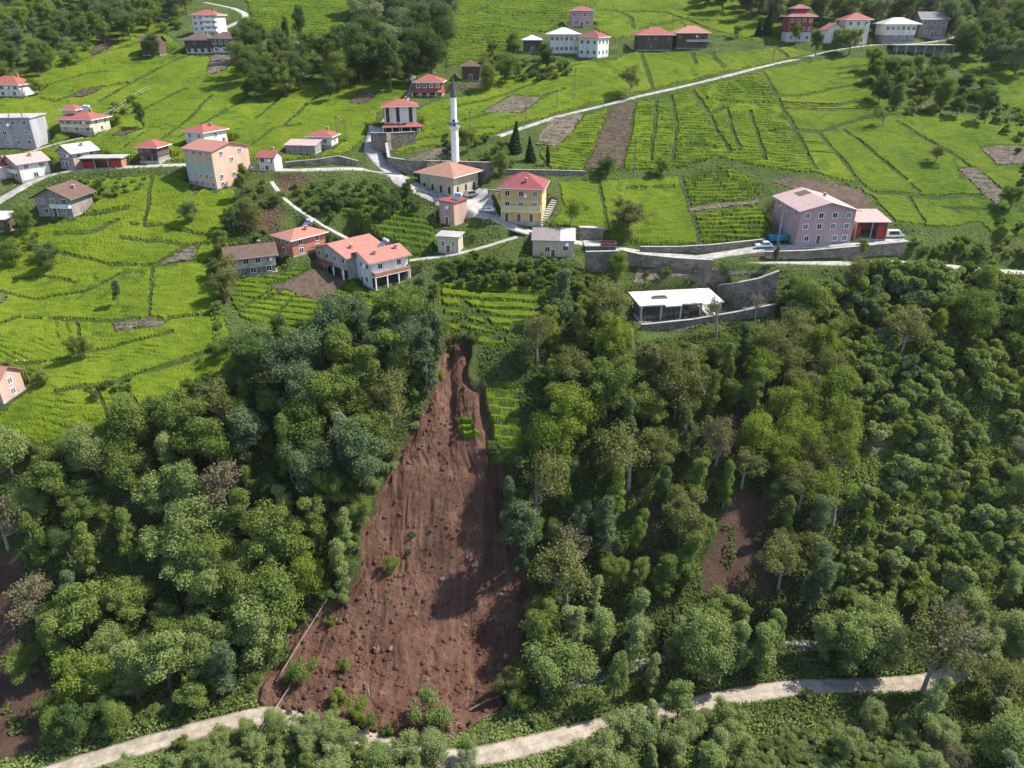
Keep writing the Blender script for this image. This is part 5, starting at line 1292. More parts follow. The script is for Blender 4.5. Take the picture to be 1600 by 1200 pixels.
for a, c, r0, label in LOGS:
    A, C_ = slide_at(*a) + Vector((0, 0, .5)), slide_at(*c) + Vector((0, 0, .7)); m_ = (A + C_) / 2 + Vector((.2, .1, .5))
    rt = empty('fallen_trunk', A); tag(rt, label, 'fallen tree', 'fallen trunks at the landslide')
    MB().tube([(0, 0, 0), m_ - A, C_ - A], [r0, r0 * .8, r0 * .45], 7, 'log_wood').build('trunk', rt)
    for k in range(3):
        f = .45 + .18 * k; p = (C_ - A) * f + Vector((0, 0, .4)); e = p + Vector((random.uniform(-1, 1), random.uniform(-.6, .6), random.uniform(.3, 1)))
        MB().tube([p, e], [r0 * .35, r0 * .12], 5, 'log_wood').build('branch', rt)

# ---------------------------------------------------------------- stairs beside the yellow house
sa, sb = at(843, 352), at(866, 316)
st = empty('garden_stairs', sa); tag(st, 'straight concrete steps climbing beside the yellow house', 'stairs')
for k in range(12):
    f = k / 11; p = sa.lerp(sb, f); z = sa.z + (sb.z - sa.z + .3) * f + .15
    o = MB().box(-.9, .9, -.45, .45, -.9, .12, 'concrete').build('step', st); o.location = Vector((p.x, p.y, z)) - sa; o.rotation_euler = (0, 0, -math.atan2(sb.x - sa.x, sb.y - sa.y))

# ---------------------------------------------------------------- trees: tapered trunk, limbs, crown of many small leaf faces
def leaf_quads(C, Nn, size, rs, tone, aspect=0.62, droop=0.0):
    n = len(C)
    Nn = Nn / (np.linalg.norm(Nn, axis=1)[:, None] + 1e-9)
    a = np.cross(Nn, rs.normal(size=(n, 3))); a /= np.linalg.norm(a, axis=1)[:, None] + 1e-9
    if droop: a = a * (1 - droop) + np.array([0, 0, -1.0]) * droop; a /= np.linalg.norm(a, axis=1)[:, None] + 1e-9
    b = np.cross(Nn, a)
    s = size[:, None] if np.ndim(size) else size
    V = np.stack([C + a * s, C + b * s * aspect, C - a * s, C - b * s * aspect], 1)
    V[:, 0] -= Nn * 0.25 * s; V[:, 2] -= Nn * 0.25 * s
    return V.reshape(-1, 3), np.arange(4 * n).reshape(n, 4), np.repeat(tone, 4)
def make_tree(seed, kind, Hh, Rr, n, leaf):
    rs = np.random.default_rng(seed); rd = random.Random(seed)
    b = MB(); C = []; NN = []; tone = []; sz = []
    bark_ = 'pale_bark' if kind in ('tall', 'wispy', 'bare') else 'bark'
    if kind in ('round', 'tall', 'wispy', 'bush', 'bigleaf', 'bare'):
        c0 = {'round': .12, 'tall': .08, 'wispy': .26, 'bush': .02, 'bigleaf': .10, 'bare': .35}[kind]
        zc = Hh * (c0 + 1) / 2; hz_ = Hh * (1 - c0) / 2
        nl = {'round': 46, 'tall': 62, 'wispy': 30, 'bush': 16, 'bigleaf': 15, 'bare': 16}[kind]
        lobes = []
        nsub = {'round': 5, 'tall': 7, 'wispy': 4, 'bush': 3, 'bigleaf': 4, 'bare': 3}[kind]
        subs = [(np.array([rs.uniform(-.55, .55) * Rr, rs.uniform(-.55, .55) * Rr, zc + hz_ * rs.uniform(-.45, .62)]), rs.uniform(.42, .75)) for _ in range(nsub)]
        if kind == 'tall': subs = [(np.array([p_[0] * .55, p_[1] * .55, zc + hz_ * (-.75 + 1.42 * i_ / (nsub - 1))]), q_ * (1.12 - .11 * i_)) for i_, (p_, q_) in enumerate(subs)]
        for k in range(nl):
            c_s, r_s = subs[k % nsub]
            if k % 3 or kind in ('tall',):
                u = rs.normal(size=3); u /= np.linalg.norm(u); q = rs.uniform(.3, 1.0)
                p = c_s + u * q * r_s * np.array([Rr, Rr, hz_ * .62])
                lobes.append((p, Rr * rs.uniform(.15, .34) * (.85 if kind == 'tall' else 1), rs.random())); continue
            u = rs.normal(size=3); u /= np.linalg.norm(u)
            q = rs.uniform(.30, .92)
            z = zc + u[2] * hz_ * q * 1.05
            rel = (z - zc) / hz_
            taper = math.sqrt(max(.12, 1 - rel * rel)) if kind != 'tall' else math.sqrt(max(.06, (1 - rel) * .55)) * 1.0
            p = np.array([u[0] * Rr * q * taper, u[1] * Rr * q * taper, z])
            lobes.append((p, Rr * rs.uniform(.16, .36) * (.85 if kind == 'tall' else 1), rs.random()))
        bend = (rd.uniform(-.4, .4), rd.uniform(-.4, .4))
        b.tube([(0, 0, -1.2), (bend[0] * .4, bend[1] * .4, Hh * .3), (bend[0], bend[1], Hh * .8)], [Rr * .065 + .05, Rr * .045 + .03, .03], 7, bark_)
        for p, r, _ in lobes[:10]:
            z0 = min(p[2] * .55, Hh * .6); f = z0 / (Hh * .8)
            s0 = Vector((bend[0] * f, bend[1] * f, z0))
            b.tube([s0, (s0 + Vector(p)) / 2 + Vector((0, 0, -.15)), Vector(p)], [Rr * .028 + .015, Rr * .018 + .01, .015], 5, bark_)
        lobes = [(p, r, t) for p, r, t in lobes if p[2] > .2]
        w = np.array([r * r for _, r, _ in lobes]); w /= w.sum()
        pick = rs.choice(len(lobes), n, p=w)
        d = rs.normal(size=(n, 3)); d[:, 2] += .35; d /= np.linalg.norm(d, axis=1)[:, None]
        lp = np.array([p for p, _, _ in lobes])[pick]; lr = np.array([r for _, r, _ in lobes])[pick]; lt = np.array([t for _, _, t in lobes])[pick]
        rad = rs.uniform(.08, 1.55, n) ** .8 if kind not in ('wispy',) else rs.uniform(.1, 1.4, n)
        C = lp + d * (lr * rad)[:, None] * np.array([1, 1, .82])
        NN = d * .9 + rs.normal(size=(n, 3)) * .65 + np.array([0, 0, .35])
        tone = np.clip(rs.random(n) * .55 + lt * .45, 0, 1); sz = leaf * rs.uniform(.6, 1.35, n)
        if kind == 'bare':
            for p, r, _ in lobes:
                for k in range(9):
                    u = rs.normal(size=3); u[2] = abs(u[2]) * .8; u /= np.linalg.norm(u)
                    b.tube([Vector(p * .75 + np.array([0, 0, p[2] * .2])), Vector(p + u * r * 1.3)], [.035, .012], 3, bark_, cap=False)
    else:                                      # conifer, cypress: whorls of short sprays
        b.tube([(0, 0, -1), (0, 0, Hh * .95)], [Rr * .10 + .04, .02], 7, 'bark')
        z = Hh * (rs.random(n) ** (1.25 if kind == 'conifer' else 1.0) * .97 + .03)
        prof = (1 - z / Hh) * 1.05 + .04 if kind == 'conifer' else np.sin(np.clip(z / Hh * 2.7 + .35, 0, math.pi)) + .06
        if kind == 'conifer': prof = prof * (.72 + .28 * np.abs(np.sin(z * 3.1)))
        a = rs.uniform(0, 2 * math.pi, n); r = Rr * prof * rs.uniform(.45, 1.0, n) ** .5
        C = np.stack([np.cos(a) * r, np.sin(a) * r, z], 1); NN = np.stack([np.cos(a), np.sin(a), np.full(n, .7)], 1) + rs.normal(size=(n, 3)) * .4
        tone = rs.random(n); sz = leaf * rs.uniform(.6, 1.3, n)
    tone = np.asarray(tone)
    V, Q, tn = leaf_quads(np.asarray(C), np.asarray(NN), np.asarray(sz), rs, tone, .62 if kind != 'bigleaf' else .45, .35 if kind == 'bigleaf' else 0)
    return b.mesh('trunk'), np_mesh('crown', V, Q, [MAT['leaf_mid']], {'tone': tn})
PROTO = {
 'round': [make_tree(10 + i, 'round', 10, r, 13000, .15) for i, r in enumerate((3.6, 4.1, 3.2, 3.8, 2.9, 3.4, 3.9))],
 'tall': [make_tree(20 + i, 'tall', 12, r, 12000, .15) for i, r in enumerate((2.8, 3.3, 2.5, 3.0))],
 'wispy': [make_tree(30 + i, 'wispy', 9.5, r, 5200, .14) for i, r in enumerate((3.8, 4.2))],
 'bush': [make_tree(40 + i, 'bush', 3.2, r, 5200, .105) for i, r in enumerate((2.0, 2.4, 1.8))],
 'bigleaf': [make_tree(50 + i, 'bigleaf', 5.5, r, 2400, .36) for i, r in enumerate((2.7, 3.1))],
 'conifer': [make_tree(60, 'conifer', 9, 2.4, 2600, .34)], 'cypress': [make_tree(61, 'cypress', 7, .8, 1300, .26)],
 'bare': [make_tree(62, 'bare', 9, 3.6, 420, .2)],
}
BASEH = {'round': 10, 'tall': 12, 'wispy': 9.5, 'bush': 3.2, 'bigleaf': 5.5, 'conifer': 9, 'cypress': 7, 'bare': 9}
NAME = {'round': 'broadleaf_tree', 'tall': 'alder_tree', 'wispy': 'sparse_tree', 'bush': 'shrub', 'bigleaf': 'walnut_sapling', 'conifer': 'conifer', 'cypress': 'cypress', 'bare': 'bare_tree'}
CAT = {'round': 'tree', 'tall': 'tree', 'wispy': 'tree', 'bush': 'shrub', 'bigleaf': 'sapling', 'conifer': 'conifer', 'cypress': 'cypress', 'bare': 'tree'}
n_tree = 0
TREES = []
LEAFNAME = {'leaf_mid': 'broadleaf', 'leaf_dark': 'dark_leaved', 'leaf_bright': 'yellow_green', 'leaf_silver': 'silver_leaved', 'leaf_blue': 'blue_green', 'leaf_olive': 'olive_green', 'leaf_brown': 'brown_leaved', 'leaf_alder': 'fresh_green', 'leaf_pale': 'pale_leaved', 'weed_leaf': 'weedy', 'leaf_conifer': 'conifer'}
def plant(kind, x, y, hgt, leafmat, label, group, z=None, wide=1.0):
    global n_tree
    tm, cm = random.choice(PROTO[kind]); s = hgt / BASEH[kind]
    if z is None: z = float(hz(x, y))
    r_ = bpy.data.objects.new(NAME[kind] if kind not in ('round', 'bush') else (LEAFNAME[leafmat] + ('_tree' if kind == 'round' else '_shrub')), None); COL.objects.link(r_)
    r_.location = (x, y, z - .1); r_.rotation_euler = (random.uniform(-.09, .09), random.uniform(-.09, .09), random.uniform(0, 6.28)); r_.scale = (s * wide * random.uniform(.82, 1.12), s * wide * random.uniform(.85, 1.15), s)
    tag(r_, label, CAT[kind], group)
    t_ = bpy.data.objects.new('trunk', tm); COL.objects.link(t_); t_.parent = r_
    c_ = bpy.data.objects.new('crown', cm); COL.objects.link(c_); c_.parent = r_
    c_.material_slots[0].link = 'OBJECT'; c_.material_slots[0].material = MAT[leafmat]
    n_tree += 1
    return r_
DESC = {'leaf_mid': 'mid-green', 'leaf_dark': 'dark green', 'leaf_bright': 'bright yellow-green', 'leaf_silver': 'silvery grey-green', 'leaf_blue': 'blue-green', 'leaf_olive': 'olive', 'leaf_brown': 'brownish', 'leaf_alder': 'fresh green', 'leaf_pale': 'pale green', 'weed_leaf': 'weedy green', 'leaf_conifer': 'dark'}
KD = {'round': 'round tree', 'tall': 'upright tree', 'wispy': 'thin-crowned tree', 'bush': 'shrub', 'bigleaf': 'big-leaved sapling', 'conifer': 'conifer', 'cypress': 'cypress', 'bare': 'nearly bare tree'}
solid = [(p[0], p[1], hw + 1.6) for name, pts, hw, m_ in road_lines for p in resample(pts, 3.0)]
solid += [(h['loc'].x - math.sin(h['r']) * h['d'] / 2, h['loc'].y + math.cos(h['r']) * h['d'] / 2, max(h['W'], h['d']) * .62 + 1.0) for h in HOUSES] + [(SITE.x, SITE.y + 3, 11)]
solid = np.array(solid)
slide_w = [(p.x, p.y) for p in SLIDE_W]
placed = np.zeros((0, 3))
CLEAR = [[(1476, 495), (1502, 495), (1566, 620), (1590, 770), (1558, 780), (1530, 640)], [(1318, 668), (1408, 662), (1418, 700), (1420, 745), (1330, 740)], [(1092, 940), (1100, 860), (1140, 770), (1195, 770), (1215, 850), (1208, 940)], [(998, 890), (1000, 800), (1042, 790), (1042, 890)], [(735, 560), (845, 560), (850, 740), (745, 740)], [(690, 430), (860, 440), (850, 500), (770, 560), (690, 520)], [(955, 430), (1235, 415), (1235, 505), (1100, 540), (960, 545)], [(352, 440), (420, 425), (560, 440), (560, 500), (480, 512), (380, 490)], [(535, 400), (640, 395), (645, 455), (590, 485), (540, 465)]]
def scatter(poly, mix, spacing, hrange, where, group, tries=1.2, road_ok=1.0, avoid=SCARS, cap=400, seed=1):
    """plant trees so that their crowns fill a region of the slope as it is seen"""
    global placed
    rs = np.random.default_rng(seed); rd = random.Random(seed)
    xs = [q[0] for q in poly]; ys = [q[1] for q in poly]
    Ws = [at(px, py) for px, py in poly] + [at((min(xs) + max(xs)) / 2, max(ys) + 40)]
    X0, X1 = min(p.x for p in Ws) - 4, max(p.x for p in Ws) + 4; Y0, Y1 = min(p.y for p in Ws) - 14, max(p.y for p in Ws) + 4
    N_ = int(tries * 9 * (X1 - X0) * (Y1 - Y0) / spacing ** 2)
    X = rs.uniform(X0, X1, N_); Y = rs.uniform(Y0, Y1, N_)
    hh = rs.uniform(*hrange, N_)
    kinds = rs.choice(len(mix), N_, p=np.array([m_[2] for m_ in mix]) / sum(m_[2] for m_ in mix))
    Z = hz(X, Y); px, py = project(X, Y, Z + hh * .55)
    bx, by = project(X, Y, Z)
    ok = in_poly(px, py, poly) & ~in_slide(X, Y) & (Y > 52) & (px > -70) & (px < 1670) & (py < 1260) & (py > -25)
    for s in avoid: ok &= ~in_poly(bx, by, s)
    for s in CLEAR: ok &= ~in_poly(px, py, s)
    n = 0
    for i in np.nonzero(ok)[0]:
        k, lm, _ = mix[kinds[i]]
        sp = spacing * (.55 if k in ('bush', 'bigleaf') else 1) * (.75 + .5 * rs.random())
        if len(placed) and (np.hypot(placed[:, 0] - X[i], placed[:, 1] - Y[i]) < (sp + placed[:, 2]) / 2).any(): continue
        if (np.hypot(solid[:, 0] - X[i], solid[:, 1] - Y[i]) < solid[:, 2] * road_ok).any(): continue
        h_ = hh[i] * (.36 if k == 'bush' else .55 if k == 'bigleaf' else 1)
        TREES.append((plant(k, X[i], Y[i], h_, lm, f'{DESC[lm]} {KD[k]} {where}', group), f'{DESC[lm]} {KD[k]}', where, px[i]))
        placed = np.vstack([placed, [X[i], Y[i], sp]]); n += 1
        if n >= cap: break
    return n
# lone trees, each where it stands in the photograph: kind, trunk foot px, py, top py, leaves, label
LONE = [
 ('round', 82, 424, 372, 'leaf_dark', 'dark round tree alone in the left tea field below the half-timbered house', .8), ('tall', 185, 478, 437, 'leaf_blue', 'slim grey-green tree in the middle of the left tea field', .8), ('round', 297, 350, 311, 'leaf_alder', 'small pale tree with bare stem in the shadow line of the peach block', .8),
 ('round', 128, 562, 524, 'leaf_mid', 'low green tree in the lower left tea field', 1.0), ('tall', 225, 202, 154, 'leaf_dark', 'dark slender tree on the slope above the granary', .75), ('tall', 515, 160, 112, 'leaf_dark', 'dark tree alone on the tea slope below the wood', .8), ('wispy', 984, 152, 97, 'leaf_olive', 'loose olive tree standing on the bank of the field road', .9),
 ('wispy', 1380, 199, 163, 'leaf_alder', 'small thin tree on the ditch of the bright right slope', .8), ('wispy', 1462, 255, 223, 'leaf_olive', 'small umbrella-shaped tree in the bright right slope', 1.1), ('wispy', 892, 355, 304, 'leaf_bright', 'yellow-green tree beside the stairs of the yellow house', 1.0), ('round', 977, 376, 307, 'leaf_olive', 'broad tree at the foot of the tea plot above the road', .9),
 ('round', 948, 278, 242, 'leaf_dark', 'dense dark bush-like tree at the foot of the ploughed strip', 1.1), ('round', 1033, 275, 243, 'leaf_mid', 'green tree below the ditch beside the wooden pole', .9), ('conifer', 804, 237, 190, 'leaf_conifer', 'tallest dark conifer in the garden behind the yellow house', 1), ('conifer', 829, 252, 213, 'leaf_conifer', 'second dark conifer in the garden behind the yellow house', 1.0), ('cypress', 857, 258, 226, 'leaf_conifer', 'single narrow cypress beside the garden conifers', 1),
 ('conifer', 1184, 57, 30, 'leaf_conifer', 'shorter dark conifer on the ridge by the pagoda house', 1), ('conifer', 1197, 55, 10, 'leaf_conifer', 'tall dark conifer on the ridge by the pagoda house', 1), ('tall', 1243, 68, 33, 'leaf_mid', 'tree in front of the pagoda house', .8), ('round', 1274, 88, 46, 'leaf_dark', 'dark tree where the field road meets the lane', .8), ('tall', 1304, 82, 44, 'leaf_mid', 'tree in front of the lodge annex', .8), ('round', 1326, 86, 40, 'leaf_mid', 'tree in front of the lodge', .8),
 ('round', 1150, 60, 38, 'leaf_mid', 'small tree on the ridge next to the faded roof house', .9), ('round', 962, 440, 392, 'leaf_bright', 'yellow-green tree under the stone block wall', .8), ('tall', 1209, 415, 376, 'leaf_olive', 'small sapling at the road fork near the white car', .6), ('bare', 1465, 1085, 950, 'leaf_brown', 'tall nearly leafless brown tree at the right end of the valley road', .8), ('wispy', 1440, 1085, 960, 'leaf_olive', 'tall thin tree beside the leafless brown tree at the valley road', .7),
 ('bare', 1180, 500, 455, 'leaf_brown', 'bare forked tree in front of the stone site wall', .8), ('bare', 1120, 525, 460, 'leaf_brown', 'bare slim tree in front of the concrete frame', .6), ('round', 18, 605, 556, 'leaf_mid', 'tree hanging over the terrace house at the picture edge', .9), ('round', 70, 602, 575, 'leaf_mid', 'small tree beside the terrace house yard', .9), ('round', 1345, 400, 372, 'leaf_mid', 'low tree on the bank below the pink yard', .7),
 ('round', 240, 90, 52, 'leaf_dark', 'tree leaning over the dark barn', .9), ('round', 60, 150, 120, 'leaf_mid', 'small tree in the left hillside field', .9), ('tall', 448, 75, 25, 'leaf_dark', 'slim dark tree standing at the edge of the top terraces', .8), ('tall', 470, 68, 0, 'leaf_dark', 'tall slim dark tree in front of the top terraces', .7), ('round', 387, 150, 125, 'leaf_dark', 'round dark tree at the foot of the hilltop wood', 1.1), ('round', 955, 930, 870, 'leaf_mid', 'dark tree at the foot of the scar', .6),
 ('tall', 957, 1098, 1012, 'leaf_alder', 'pale upright tree alone between the stream and the valley road', .85), ('round', 1535, 150, 118, 'leaf_mid', 'tree in the small corner tea field', 1.0), ('round', 700, 22, -8, 'leaf_mid', 'tree at the top terraces edge', .8),
]
for kind, px, pb, pt, lm, label, wide in LONE:
    if kind == 'tall': kind, wide = 'round', wide * .62
    g = at(px, pb); hgt = max(on_plane(px, pt, g.y)[2] - g.z, 2.0)
    wd = wide * {'round': 1.25, 'tall': 1.25, 'wispy': 1.2}.get(kind, 1)
    plant(kind, g.x, g.y, hgt, lm, label, 'lone trees', wide=wd)
    placed = np.vstack([placed, [g.x, g.y, hgt * .5]])
# bushes carried by the landslide
for px, py, hgt, lm, label in [(608, 895, 4.2, 'leaf_bright', 'bright bush standing alone in the middle of the landslide'), (538, 945, 4.0, 'leaf_alder', 'tilted pale bush at the left edge of the landslide'), (473, 1060, 4.5, 'weed_leaf', 'narrow green clump on the lower left of the landslide'), (538, 1050, 3.2, 'weed_leaf', 'upper clump of the green line on the landslide toe'), (535, 1100, 3.6, 'leaf_bright', 'middle clump of the green line on the landslide toe'), (560, 1118, 4.0, 'leaf_bright', 'yellow-green clump low on the landslide toe'), (575, 1138, 3.5, 'weed_leaf', 'lowest clump of the green line on the landslide toe'),
                           (676, 1130, 6.5, 'leaf_alder', 'pale leafy bush at the middle of the landslide toe'), (640, 865, 1.4, 'leaf_dark', 'tiny plant high on the landslide'), (645, 838, 1.4, 'leaf_dark', 'tiny plant near the top of the debris fan'), (515, 975, 2.0, 'weed_leaf', 'small plant left of the debris fan'), (800, 1075, 4.0, 'leaf_olive', 'olive shrub at the right flank of the toe'), (812, 1100, 4.5, 'leaf_mid', 'green shrub at the right corner of the toe'), (610, 1150, 3.0, 'weed_leaf', 'low weeds shrub at the end of the toe'), (700, 945, 1.2, 'leaf_dark', 'small tuft left of the shaded gully')]:
    g = slide_at(px, py); plant('bush', g.x, g.y, hgt, lm, label, 'bushes carried by the landslide', z=g.z - .2, wide=.8)

M_ = 'leaf_mid'; D_ = 'leaf_dark'; B_ = 'leaf_bright'; S_ = 'leaf_silver'; U_ = 'leaf_blue'; O_ = 'leaf_olive'; A_ = 'leaf_alder'; W_ = 'leaf_brown'; P_ = 'leaf_pale'
g1 = 'trees of the wood left of the landslide'
w1 = 'in the wood left of the landslide'
scatter([(400, 520), (440, 490), (500, 510), (560, 480), (640, 450), (690, 490), (690, 590), (650, 650), (560, 720), (480, 740), (380, 720), (300, 680), (300, 620), (380, 570)], [('round', U_, 4), ('tall', U_, 2), ('round', D_, 1), ('tall', S_, 1.5), ('tall', M_, 2), ('round', M_, 2), ('wispy', O_, .7)], 5.6, (11, 17), w1, g1, seed=2)
scatter([(-90, 705), (70, 690), (170, 665), (250, 625), (320, 650), (460, 740), (600, 740), (570, 800), (545, 880), (440, 960), (400, 1060), (300, 1090), (110, 1070), (60, 980), (-90, 900)], [('round', M_, 5), ('round', A_, 4), ('round', D_, 1), ('tall', M_, 4), ('tall', A_, 4), ('round', B_, 1), ('tall', U_, 2), ('wispy', W_, .4)], 5.6, (10, 15.5), w1, g1, seed=3)
g2 = 'trees of the wood right of the landslide'; w2 = 'in the wood right of the landslide'
scatter([(1190, 500), (1290, 500), (1330, 620), (1330, 760), (1290, 820), (1230, 760), (1200, 640)], [('wispy', B_, 3), ('round', B_, 2), ('wispy', O_, 2), ('round', O_, 1)], 5.0, (9, 14), 'on the feathery ridge right of the scar', 'trees of the ridge right of the scar', seed=45)
scatter([(800, 470), (880, 450), (990, 470), (1000, 520), (1100, 520), (1200, 495), (1300, 520), (1330, 620), (1330, 700), (1290, 800), (1300, 900), (1220, 900), (1190, 740), (1090, 760), (1080, 900), (860, 900), (810, 820), (780, 720), (820, 700), (820, 560)], [('round', O_, 2), ('tall', U_, 3), ('round', U_, 2), ('round', M_, 3), ('tall', M_, 4), ('wispy', W_, 1.2), ('wispy', O_, 1.5), ('tall', D_, 1), ('round', B_, 1), ('tall', B_, 1)], 5.6, (10, 16), w2, g2, seed=4)
scatter([(1210, 420), (1290, 420), (1330, 410), (1430, 390), (1560, 430), (1700, 430), (1700, 620), (1520, 600), (1420, 560), (1330, 600), (1300, 500), (1215, 470)], [('round', M_, 3), ('bigleaf', M_, 3), ('bigleaf', A_, 7), ('round', D_, 1), ('round', B_, 1.6), ('bigleaf', U_, 2), ('wispy', O_, 1)], 5.6, (8, 14), 'on the slope below the pink building', 'trees below the pink building', seed=5)
scatter([(1330, 600), (1420, 560), (1520, 600), (1700, 620), (1700, 860), (1500, 900), (1400, 950), (1290, 900), (1300, 800), (1400, 720), (1330, 700)], [('bigleaf', M_, 2), ('bigleaf', A_, 8), ('round', A_, 2), ('round', M_, 1), ('bigleaf', P_, 4), ('bush', 'leaf_alder', 3), ('round', S_, 1)], 6.0, (7, 12), 'on the slope by the slashed clearing', 'trees beside the clearing', seed=6)
scatter([(690, 396), (720, 388), (900, 392), (905, 430), (870, 440), (700, 425)], [('bigleaf', M_, 3), ('bush', M_, 3), ('round', M_, 2), ('bigleaf', D_, 2)], 4.0, (5, 7.5), 'under the sheet-roofed house', 'shrubs below the village road', seed=7)
scatter([(860, 420), (925, 430), (960, 450), (980, 480), (900, 560), (850, 590), (800, 580), (860, 500)], [('bigleaf', M_, 6), ('bigleaf', D_, 3), ('round', M_, 1)], 4.2, (6, 9), 'beside the tea above the landslide', 'saplings above the landslide', seed=8)

# smaller trees and shrubs in the gaps of the woods
scatter([(-90, 705), (70, 690), (170, 665), (250, 625), (375, 570), (440, 490), (560, 480), (680, 450), (690, 590), (570, 800), (545, 880), (440, 960), (400, 1060), (300, 1100), (130, 1060), (60, 960), (-90, 960)], [('round', M_, 4), ('round', D_, 3), ('round', A_, 2), ('tall', M_, 2), ('bush', M_, 2)], 3.3, (5, 9), 'in the gaps of the left wood', 'young trees of the left wood', seed=40)
scatter([(800, 470), (880, 450), (990, 470), (1000, 530), (1100, 530), (1200, 495), (1300, 520), (1330, 700), (1300, 900), (1220, 920), (1080, 920), (860, 920), (810, 820), (780, 720), (850, 720), (850, 560)], [('round', M_, 4), ('round', D_, 2), ('round', O_, 2), ('tall', M_, 2), ('bush', M_, 2), ('round', A_, 1.5)], 3.3, (5, 9), 'in the gaps of the right wood', 'young trees of the right wood', seed=41)
scatter([(1210, 430), (1700, 430), (1700, 860), (1500, 900), (1400, 960), (1290, 900), (1330, 700), (1300, 500)], [('bush', A_, 3), ('bush', P_, 3), ('bigleaf', A_, 3), ('bigleaf', P_, 2), ('bush', B_, 2)], 4.8, (5, 8), 'low on the open right slope', 'young growth of the right slope', seed=42)
scatter([(790, 745), (830, 745), (860, 860), (880, 990), (845, 1000), (815, 880)], [('round', D_, 3), ('tall', M_, 3), ('round', M_, 2), ('tall', U_, 2)], 4.2, (8, 13), 'leaning over the right landslide edge', 'trees on the right landslide edge', seed=43)
g3 = 'trees along the stream'; w3 = 'along the stream behind the road'
scatter([(845, 930), (860, 900), (930, 890), (1000, 890), (1060, 950), (1240, 930), (1400, 960), (1420, 1030), (1200, 1050), (1000, 1060), (860, 1060)], [('tall', A_, 5), ('round', A_, 3), ('tall', P_, 4), ('round', P_, 1.5)], 5.0, (10, 15), w3, g3, seed=9)
scatter([(985, 405), (1110, 412), (1120, 425), (1000, 425)], [('bush', M_, 3), ('bush', A_, 2)], 5.0, (3, 6), 'at the foot of the road wall', 'shrubs at the road wall', road_ok=.7, seed=44)
g4 = 'trees on the near bank'; w4 = 'on the near bank below the road'
scatter([(1425, 1030), (1500, 1010), (1640, 980), (1640, 1090), (1430, 1100)], [('tall', P_, 2), ('round', P_, 3), ('wispy', O_, 2)], 4.0, (8, 12), 'hiding the right road end', g4, road_ok=0, seed=37)
scatter([(425, 1122), (520, 1132), (620, 1158), (745, 1168), (735, 1240), (425, 1240)], [('round', A_, 4), ('round', P_, 3), ('bush', A_, 2), ('round', S_, 1)], 3.4, (5, 8), 'in front of the landslide toe', g4, road_ok=0, seed=36)
scatter([(100, 1225), (240, 1178), (330, 1150), (420, 1126), (520, 1135), (620, 1160), (700, 1178), (740, 1205), (740, 1270), (120, 1290)], [('round', A_, 4), ('bush', P_, 4), ('round', P_, 3), ('round', B_, .6)], 3.6, (4, 7), w4, g4, road_ok=.45, seed=10)
scatter([(790, 1230), (900, 1160), (960, 1110), (1060, 1060), (1110, 1080), (1150, 1130), (1130, 1280), (760, 1290)], [('round', A_, 3), ('round', P_, 4), ('tall', P_, 2), ('tall', A_, 2), ('bush', P_, 2)], 4.0, (6, 10.5), w4, g4, road_ok=.8, seed=11)
scatter([(20, 1010), (60, 1000), (120, 1040), (130, 1100), (60, 1110)], [('round', D_, 2), ('bush', M_, 3), ('round', M_, 2)], 4.5, (5, 9), 'on the dark bank beside the slide', 'trees on the dark bank', avoid=[], seed=35)
scatter([(70, 1140), (130, 1060), (250, 1040), (420, 1000), (430, 1060), (380, 1085), (230, 1130), (110, 1165)], [('bush', M_, 4), ('bush', A_, 3), ('round', D_, 2), ('round', M_, 2)], 3.4, (5, 9), 'on the valley floor beside the slide', 'shrubs left of the landslide toe', road_ok=.9, seed=34)
scatter([(1130, 1150), (1300, 1110), (1480, 1110), (1520, 1230), (1130, 1230)], [('round', P_, 2), ('wispy', W_, .8), ('bush', 'leaf_olive', 2), ('wispy', O_, 1), ('bush', P_, 7), ('bush', 'leaf_alder', 3), ('bush', 'leaf_bright', 1)], 2.9, (5, 8), w4, g4, seed=12)
scatter([(1500, 900), (1640, 860), (1700, 860), (1700, 1240), (1520, 1230), (1500, 1100)], [('round', P_, 4), ('tall', P_, 4), ('round', A_, 2), ('tall', S_, 2), ('wispy', O_, 1.2), ('wispy', W_, .6)], 4.8, (7, 12), 'at the right edge above the road', g4, seed=13)
scatter([(240, 1130), (410, 1070), (420, 1095), (300, 1140), (235, 1160)], [('bush', M_, 4), ('bush', 'leaf_mid', 3)], 4.0, (5, 8), 'in the left roadside hedge', 'hedge of the valley road', road_ok=.8, seed=14)
scatter([(790, 1130), (940, 1070), (1100, 1060), (1250, 1050), (1400, 1050), (1400, 1062), (1110, 1085), (940, 1122), (800, 1160)], [('bush', M_, 4), ('bush', A_, 4)], 4.0, (4, 7), 'in the hedge beside the stream', 'hedge of the valley road', road_ok=.8, seed=15)
w5 = 'in the top left far wood'; g5 = 'trees of the far woods'
scatter([(-80, -20), (300, -20), (280, 30), (230, 35), (160, 45), (100, 80), (20, 118), (-80, 130)], [('round', M_, 4), ('round', U_, 2), ('round', D_, 2), ('bush', M_, 2)], 8.5, (8, 13), w5, g5, seed=16)
scatter([(555, -10), (700, -10), (695, 50), (655, 105), (610, 95), (560, 80), (570, 30)], [('round', D_, 5), ('round', U_, 2), ('round', S_, 1)], 6.5, (13, 20), 'in the dark far wood', g5, seed=17)
scatter([(380, 40), (440, 65), (490, 60), (560, 85), (540, 110), (480, 115), (400, 130), (370, 110)], [('round', M_, 4), ('round', D_, 3), ('round', O_, 1)], 7.5, (9, 14), 'in the clump beside the hilltop houses', g5, seed=18)
